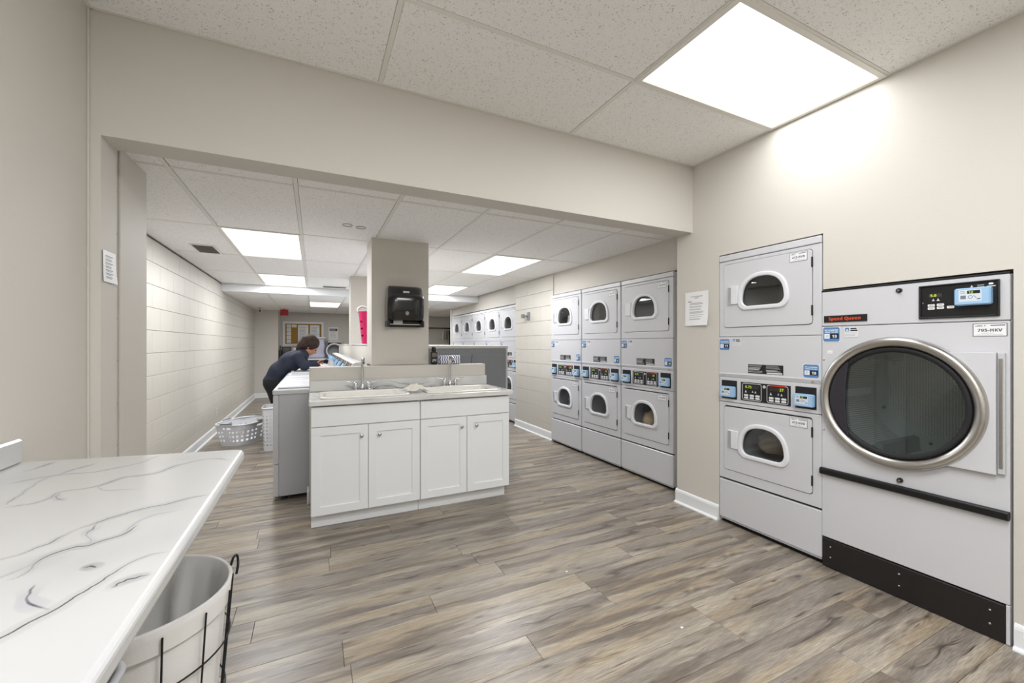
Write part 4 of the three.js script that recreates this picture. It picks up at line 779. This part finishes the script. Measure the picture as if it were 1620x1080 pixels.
{
  const o = thing('person', 'person in a dark navy jacket bending over a washer, holding a phone', 'person', [-.43, 0, -6.32]);
  const chain = (js, k) => p => { let d = 1e3; for (let i = 0; i + 1 < js.length; i++) d = smin(d, cap(p, js[i], js[i + 1]), k); return d; };
  const torso = s => chain([[[-.06, .80, 0], .108 + s], [[.01, .935, 0], .098 + s], [[.15, 1.065, 0], .110 + s], [[.265, 1.145, 0], .085 + s]], .06);
  const wide = (f, k) => p => f([p[0], p[1], p[2] * k]);
  const leg = (s, e) => chain([[[-.06, .78, s * .085], .088 + e], [[.02, .43, s * .095], .056 + e], [[-.015, .10, s * .10], .040 + e]], .03);
  const armN = e => chain([[[.235, 1.13, .165], .054 + e], [[.31, 1.005, .215], .042 + e], [[.445, 1.035, .16], .029 + e]], .025);
  const armF = e => chain([[[.235, 1.13, -.165], .054 + e], [[.34, 1.005, -.20], .042 + e], [[.47, .985, -.13], .029 + e]], .025);
  const neck = p => cap(p, [[.265, 1.15, 0], .052], [[.35, 1.215, 0], .048]);
  const hc = [.375, 1.262, 0], tilt = R(-38);
  // head-local frame: +x face, +y crown; head pitched down and forward
  const loc = p => { const x = p[0] - hc[0], y = p[1] - hc[1], c = Math.cos(tilt), s = Math.sin(tilt); return [c * x + s * y, -s * x + c * y, p[2]]; };
  const head = p0 => { const p = loc(p0); let d = ell(p, [-.008, .022, 0], [.098, .098, .078]); d = smin(d, ell(p, [.022, -.045, 0], [.068, .078, .060]), .04); d = smin(d, cap(p, [[.088, .010, 0], .010], [[.108, -.022, 0], .013]), .02); d = smin(d, ell(p, [.082, -.062, 0], [.016, .010, .024]), .012); for (const s of [-1, 1]) { d = smin(d, ell(p, [-.012, -.010, s * .078], [.018, .030, .008]), .006); d = Math.max(d, -ell(p, [.096, .006, s * .030], [.014, .010, .016])); } return d; };
  const finger = (a, b, c, r) => p => Math.min(cap(p, [a, r], [b, r * .95]), cap(p, [b, r * .95], [c, r * .8]));
  const hN = [.475, 1.045, .145];
  const handN = p => { let d = ell(p, hN, [.042, .020, .036]); const F = [[.022, .024], [.008, .029], [-.008, .028], [-.022, .022]]; for (const [dz, l] of F) d = smin(d, finger([hN[0] + .032, hN[1] + .002, hN[2] + dz], [hN[0] + .032 + l, hN[1] - .014, hN[2] + dz * 1.05], [hN[0] + .030 + l * 1.2, hN[1] + .010, hN[2] + dz * .9], .0088)(p), .006); return smin(d, finger([hN[0] - .005, hN[1] + .008, hN[2] + .030], [hN[0] + .025, hN[1] + .030, hN[2] + .034], [hN[0] + .05, hN[1] + .036, hN[2] + .022], .010)(p), .008); };
  const hF = [.515, .972, -.105];
  const handF = p => { let d = ell(p, hF, [.046, .017, .036]); for (const [dz, l] of [[.024, .058], [.009, .068], [-.008, .064], [-.023, .050]]) d = smin(d, finger([hF[0] + .036, hF[1], hF[2] + dz], [hF[0] + .036 + l * .55, hF[1] + .004, hF[2] + dz * 1.15], [hF[0] + .036 + l, hF[1] - .016, hF[2] + dz * 1.2], .0088)(p), .006); return smin(d, finger([hF[0], hF[1], hF[2] + .030], [hF[0] + .028, hF[1] + .002, hF[2] + .052], [hF[0] + .05, hF[1] - .008, hF[2] + .058], .010)(p), .008); };
  const skin = std('#b98467', .6), navy = std('#232a3a', .85, { bumpMap: weave, bumpScale: .001 }), pants = std('#1a1b20', .9), hairM = std('#2c1a13', .8);
  const body = p => { let d = smin(wide(torso(-.012), .74)(p), Math.min(leg(1, -.01)(p), leg(-1, -.01)(p)), .05); d = smin(d, Math.min(armN(-.008)(p), armF(-.008)(p)), .03); d = smin(d, neck(p), .03); d = smin(d, head(p), .02); return smin(d, Math.min(handN(p), handF(p)), .015); };
  mesh('body', sdfMesh(body, [-.22, .0, -.36], [.66, 1.44, .36], 120), skin, o);
  const jk = p => { let d = wide(torso(.012), .72)(p); d = smin(d, Math.min(armN(.012)(p), armF(.012)(p)), .05); d = smin(d, cap(p, [[.25, 1.145, 0], .072], [[.315, 1.19, 0], .062]), .03); d += .010 * (vn(p[0] * 16, p[1] * 16, p[2] * 12 + .37) - .5); return Math.max(d, .74 - p[1] - .35 * p[0]); };
  mesh('jacket', sdfMesh(jk, [-.24, .68, -.36], [.54, 1.34, .36], 100), navy, o);
  const tr = p => { let d = Math.min(leg(1, .014)(p), leg(-1, .014)(p)); d = smin(d, wide(chain([[[-.06, .79, 0], .112], [[-.05, .82, 0], .108]], .02), .76)(p), .05); d += .008 * (vn(p[0] * 18, p[1] * 9, p[2] * 18 + .4) - .5); return Math.max(d, .085 - p[1], p[1] - .84); };
  mesh('trousers', sdfMesh(tr, [-.24, .06, -.28], [.2, .92, .28], 90), pants, o);
  const hr = p0 => { const p = loc(p0); let d = ell(p, [-.026, .040, 0], [.122, .120, .102]); d = smin(d, ell(p, [-.085, -.045, 0], [.055, .10, .078]), .04); d += .012 * (vn(p0[0] * 30, p0[1] * 30, p0[2] * 22 + .2) - .5); const face = ell(p, [.085, -.035, 0], [.085, .090, .082]); return Math.max(d, -face, -.15 - p[1]); };
  mesh('hair', sdfMesh(hr, [.20, 1.06, -.13], [.54, 1.46, .13], 70), hairM, o);
  for (const s of [-1, 1]) mesh('shoe', sdfMesh(p => Math.max(smin(cap(p, [[-.05, .035, s * .10], .042], [[.065, .030, s * .11], .036]), cap(p, [[-.02, .09, s * .10], .05], [[-.02, .03, s * .10], .05]), .03), .001 - p[1]), [-.12, -.02, s * .10 - .08], [.13, .16, s * .10 + .08], 44), M.rubber, o);
  for (const s of [-1, 1]) { const c = [.088, .008, s * .030], q = Math.cos(tilt), r = Math.sin(tilt); mesh('eye', new THREE.SphereGeometry(.0095, 12, 8), std('#2a2018', .3), o, [hc[0] + q * c[0] - r * c[1], hc[1] + r * c[0] + q * c[1], c[2]]); }
  const ph = thing('phone', 'black smartphone held over the washers by the bending person', 'phone', [-.43 + .532, 1.067, -6.32 + .145]); ph.rotation.set(0, 0, R(27));
  mesh('body', rbox(.15, .010, .074, .004, 2), M.black, ph); mesh('screen', cbox(-.070, .070, .0051, .0056, -.034, .034, .0002), phy('#0a0b0e', .08), ph);
}
// ------------------------------------------------------------------ wall things
function onWall(o, pos, turn) { o.position.set(...pos); o.rotation.y = turn; return o; }
function sheet(name, label, cat, w, h, pos, turn, key, curl = .012) {
  const g = new THREE.PlaneGeometry(w, h, 12, 14), p = g.attributes.position, uv = g.attributes.uv, [a, b, c, d] = noticePrint(key);
  for (let i = 0; i < p.count; i++) { const u = uv.getX(i), v = uv.getY(i); p.setZ(i, .002 + curl * Math.pow(1 - v, 3) * (.25 + u)); uv.setXY(i, a + (c - a) * u, b + (d - b) * v); }
  g.computeVertexNormals(); const m = mesh(name, g, M.print, scene, pos); m.rotation.y = turn; return tag(m, label, cat);
}
sheet('notice_sheet', 'white printed notice taped to the wall left of dryer 17', 'notice', .216, .265, [2.6985, 1.577, -2.270], -Math.PI / 2, 0, .014);
sheet('notice_sheet', 'white printed notice on the left edge of the room opening', 'notice', .125, .135, [-.8085, 1.635, -2.385], Math.PI / 2, 1, .006);
sheet('wall_poster', 'white poster with dark heading right of the bulletin board', 'poster', .245, .40, [.478, 1.565, -12.298], 0, 2, .003);
{
  const o = thing('bulletin_board', 'white-framed cork bulletin board pinned with papers on the far wall', 'bulletin board', [-.255, 1.572, -12.299]);
  const s = poly([[-.49, -.325], [.49, -.325], [.49, .325], [-.49, .325]]); s.holes.push(poly([[-.43, -.265], [.43, -.265], [.43, .265], [-.43, .265]]));
  mesh('frame', ext(s, .03, .004), M.trim, o); mesh('cork', cbox(-.43, .43, -.265, .265, .002, .014, .001), M.cork, o);
  for (let k = 0; k < 5; k++) decal('paper', -.395, -.295, .155 - k * .1, .24 - k * .1, .0142, noticePrint(4), o, .001);
  decal('paper', -.275, -.165, .17, .24, .0142, noticePrint(4), o, .001); decal('paper', -.13, .115, -.22, .235, .0142, noticePrint(3), o, .001); decal('paper', .155, .385, -.22, .235, .0142, noticePrint(3), o, .001);
}
{
  const o = thing('alarm_box', 'small red box hanging from the ceiling near the bulletin board', 'alarm', [-.635, 1.975, -11.05]);
  mesh('housing', rbox(.165, .135, .05, .006).translate(0, .0675, 0), M.exitRed, o); mesh('stem', new THREE.CylinderGeometry(.01, .01, .022, 10).translate(0, .1455, 0), M.exitRed, o);
}
{
  const o = thing('security_camera', 'small grey security camera under the ceiling in the far left corner', 'camera', [-1.12, CB - .001, -11.0]);
  mesh('mount', lathe([[0, 0], [.035, 0], [.035, -.012], [.014, -.022], [.012, -.045], [0, -.045]], 18), M.plasticGrey, o); const b = mesh('body', rbox(.07, .06, .14, .02, 3), M.plasticGrey, o, [.01, -.075, .02]); mesh('lens', new THREE.CylinderGeometry(.02, .02, .01, 16).rotateX(Math.PI / 2), M.black, b, [0, 0, .071]);
}
{
  const o = thing('outlet_plate', 'white electrical outlet low on the left block wall', 'outlet', [-1.2995, .235, -7.38], Math.PI / 2);
  mesh('plate', rbox(.075, .118, .006, .003).translate(0, .059, .003), M.plastic, o); for (const y of [.036, .082]) mesh('socket', rbox(.034, .028, .003, .0014).translate(0, y, .0075), M.plasticGrey, o);
}
{
  const o = thing('wall_sensor', 'small grey bracketed device on the right block wall', 'sensor', [2.8995, 1.655, -5.46], -Math.PI / 2);
  mesh('plate', rbox(.06, .12, .02, .004).translate(.02, .06, .01), M.greySteel, o); mesh('arm', cbox(-.02, .02, .05, .075, .02, .07, .004), M.greySteel, o); mesh('head', rbox(.05, .06, .05, .008).translate(-.03, .062, .075), M.greySteel, o);
}
function vent(label, x0, x1, z0, z1, n, y = CF) {
  const o = thing('ceiling_vent', label, 'vent', [(x0 + x1) / 2, y - .001, (z0 + z1) / 2], 0), w = x1 - x0, d = z1 - z0;
  const s = poly([[-w / 2, -d / 2], [w / 2, -d / 2], [w / 2, d / 2], [-w / 2, d / 2]]); s.holes.push(poly([[-w / 2 + .015, -d / 2 + .015], [w / 2 - .015, -d / 2 + .015], [w / 2 - .015, d / 2 - .015], [-w / 2 + .015, d / 2 - .015]]));
  mesh('frame', ext(s, .006).rotateX(Math.PI / 2), M.tee, o); mesh('throat', cbox(-w / 2 + .014, w / 2 - .014, -.001, .003, -d / 2 + .014, d / 2 - .014, .001), M.rubber, o);
  for (let i = 0; i < n; i++) { const z = -d / 2 + .02 + (d - .04) * (i + .5) / n; const b = mesh('slat', cbox(-w / 2 + .015, w / 2 - .015, -.001, .001, -.006, .006, .0005), std('#b5b3ad', .6), o, [0, -.005, z]); b.rotation.x = .6; }
}
vent('dark ceiling grille over the left aisle beside the troffer', -1.07, -.87, -5.22, -4.82, 12);
vent('dark slotted ceiling diffuser just before the soffit', .12, .50, -7.55, -7.36, 5);
for (const [x, z, l] of [[.345, -3.56, 'small round ring on the ceiling nearest the pillar'], [.24, -3.53, 'small round ring on the ceiling left of the other ring']]) tag(mesh('ceiling_ring', new THREE.TorusGeometry(.036, .004, 8, 32).rotateX(Math.PI / 2), M.plasticGrey, scene, [x, CF - .001, z]), l, 'sprinkler ring');
// ------------------------------------------------------------------ far end: table with things on it, clothes rail
{
  const o = thing('work_table', 'white table against the far wall below the bulletin board', 'table', [0, 0, 0]);
  mesh('table_top', cbox(-.785, .80, .895, .93, -12.27, -11.5, .006), M.plastic, o);
  mesh('apron', cbox(-.75, .77, .80, .8945, -11.6, -11.58, .003), M.rubber, o);
  for (const x of [-.74, .75]) for (const z of [-12.2, -11.6]) mesh('leg', cbox(x - .02, x + .02, 0, .8945, z - .02 - .0, z + .02, .003), M.wire, o);
}
{
  const o = thing('storage_box', 'pale lavender soft-sided box with white lid on the far table', 'box', [.02, .9305, -11.95]);
  const rg = []; for (let k = 0; k <= 8; k++) rg.push(rrRing(.46 + .02 * Math.sin(k * 1.7), .36 + .02 * Math.cos(k * 1.3), .05, .002 + k * .064, 0, 0, 5)); mesh('body', loft(rg, { cap0: true, cap1: true }), std('#c4c6da', .8), o);
  mesh('lid', rbox(.50, .035, .40, .01).translate(0, .533, 0), M.plastic, o);
}
{
  const o = thing('mesh_hamper', 'round grey mesh hamper with white rim lying on the far table', 'hamper', [.47, 1.128, -11.66]);
  mesh('rim', new THREE.TorusGeometry(.178, .018, 10, 40), M.plastic, o); const b = new THREE.CylinderGeometry(.17, .15, .22, 36, 1, true).rotateX(-Math.PI / 2); mesh('mesh_wall', metreUV(b), std('#8f9295', .8), o, [0, 0, -.11]); mesh('base', new THREE.CylinderGeometry(.15, .15, .006, 36).rotateX(Math.PI / 2), std('#a2a5a8', .8), o, [0, 0, -.222]);
  mesh('strap', tube([[.10, .16, .01], [.17, .10, .03], [.185, 0, .02]], .008, 12, 6), M.rubber, o);
}
{
  const o = thing('card_kiosk', 'dark kiosk with pale grey top on the far table', 'kiosk', [.50, .9305, -12.08]);
  mesh('body', cbox(-.16, .16, 0, .40, -.13, .13, .01), M.rubber, o); mesh('top', rbox(.34, .07, .29, .012).translate(0, .436, 0), M.greyTop, o);
}
{
  const o = thing('mesh_bin', 'black open mesh bin at the left end of the far table', 'bin', [-.63, .9305, -11.85]);
  const P = (t, k, off) => { const [x, z] = sup(t, .19 + .03 * k - off, .19 + .03 * k - off, 6); return [x, .003 + .29 * k, z]; };
  mesh('body', perforated(64, 18, (t, k) => P(t, k, 0), (t, k) => P(t, k, .005), (i, k) => (i + k) % 2 === 0 && k > 0 && k < 17), M.wire, o); mesh('bottom', cbox(-.08, .08, 0, .004, -.08, .08, .001), M.wire, o);
  const f = thing('folded_sheets', 'pile of white folded sheets beside the black mesh bin', 'linen', [-.36, .9305, -11.85]);
  for (let k = 0; k < 5; k++) mesh('sheet', rbox(.25 - .012 * (k % 2), .054, .30 - .01 * k, .024, 3).translate(.004 * (k % 3), .027 + k * .0545, 0), M.linen, f);
  const b = thing('detergent_bottle', 'slim black bottle at the left end of the far table', 'bottle', [-.75, .9305, -11.62]); mesh('body', lathe([[0, 0], [.028, .002], [.03, .02], [.03, .2], [.012, .25], [.012, .29]], 18), M.black, b); mesh('cap', lathe([[0, .33], [.014, .328], [.015, .291], [0, .291]], 14), M.rubber, b);
}
{
  const o = thing('clothes_rail', 'dark clothes rail along the far alcove wall', 'rail', [0, 1.775, -12.06]);
  mesh('rod', new THREE.CylinderGeometry(.016, .016, 2.5, 14).rotateZ(Math.PI / 2).translate(3.6, 0, 0), M.wire, o); for (const x of [2.45, 4.75]) mesh('bracket', cbox(x - .012, x + .012, -.05, .02, -.238, .012, .003), M.wire, o);
  const gm = (label, x, col, w, h, s) => { const t = thing('hanging_garment', label, 'garment', [x, 1.775, -12.06], .9); mesh('hanger', tube([[0, .022, 0], [.014, .034, 0], [.018, .012, 0], [0, -.03, 0]], .003, 14, 6), M.wire, t); const rg = []; for (const [y, k] of [[-.035, .25], [-.06, .8], [-.10, 1], [-h * .5, .92], [-h, 1.0]]) { const a = []; for (let i = 0; i < 32; i++) { const q = i / 32 * 6.283; a.push([w / 2 * k * Math.cos(q), y, (.035 + .015 * Math.sin(5 * q + s)) * Math.sin(q) * (k < .5 ? .6 : 1)]); } rg.push(a); } mesh('cloth', loft(rg, { cap0: true, cap1: true }), std(col, .95), t); };
  gm('white garment hanging on the far clothes rail', 3.56, '#d9d7d2', .40, .34, 1); gm('dark maroon garment at the end of the far clothes rail', 3.78, '#3a2024', .42, .52, 2);
}
// ------------------------------------------------------------------ litter on the planks
for (const [x, z, l] of [[1.52, -1.36, 'tiny white paper scrap on the planks nearest dryer 19'], [1.30, -1.98, 'tiny white paper scrap on the planks before the sink cabinet'], [2.10, -3.02, 'tiny white paper scrap on the planks before the three dryers']])
  tag(mesh('paper_scrap', metreUV(ext(poly([[-.008, -.004], [.003, -.006], [.009, 0], [.002, .006], [-.006, .004]]), .0012).rotateX(-Math.PI / 2)), M.plastic, scene, [x, .0002, z]), l, 'scrap');
M.print.map = new THREE.CanvasTexture(atC); M.print.map.colorSpace = THREE.SRGBColorSpace; M.print.map.anisotropy = 8;
renderer.render(scene, camera);
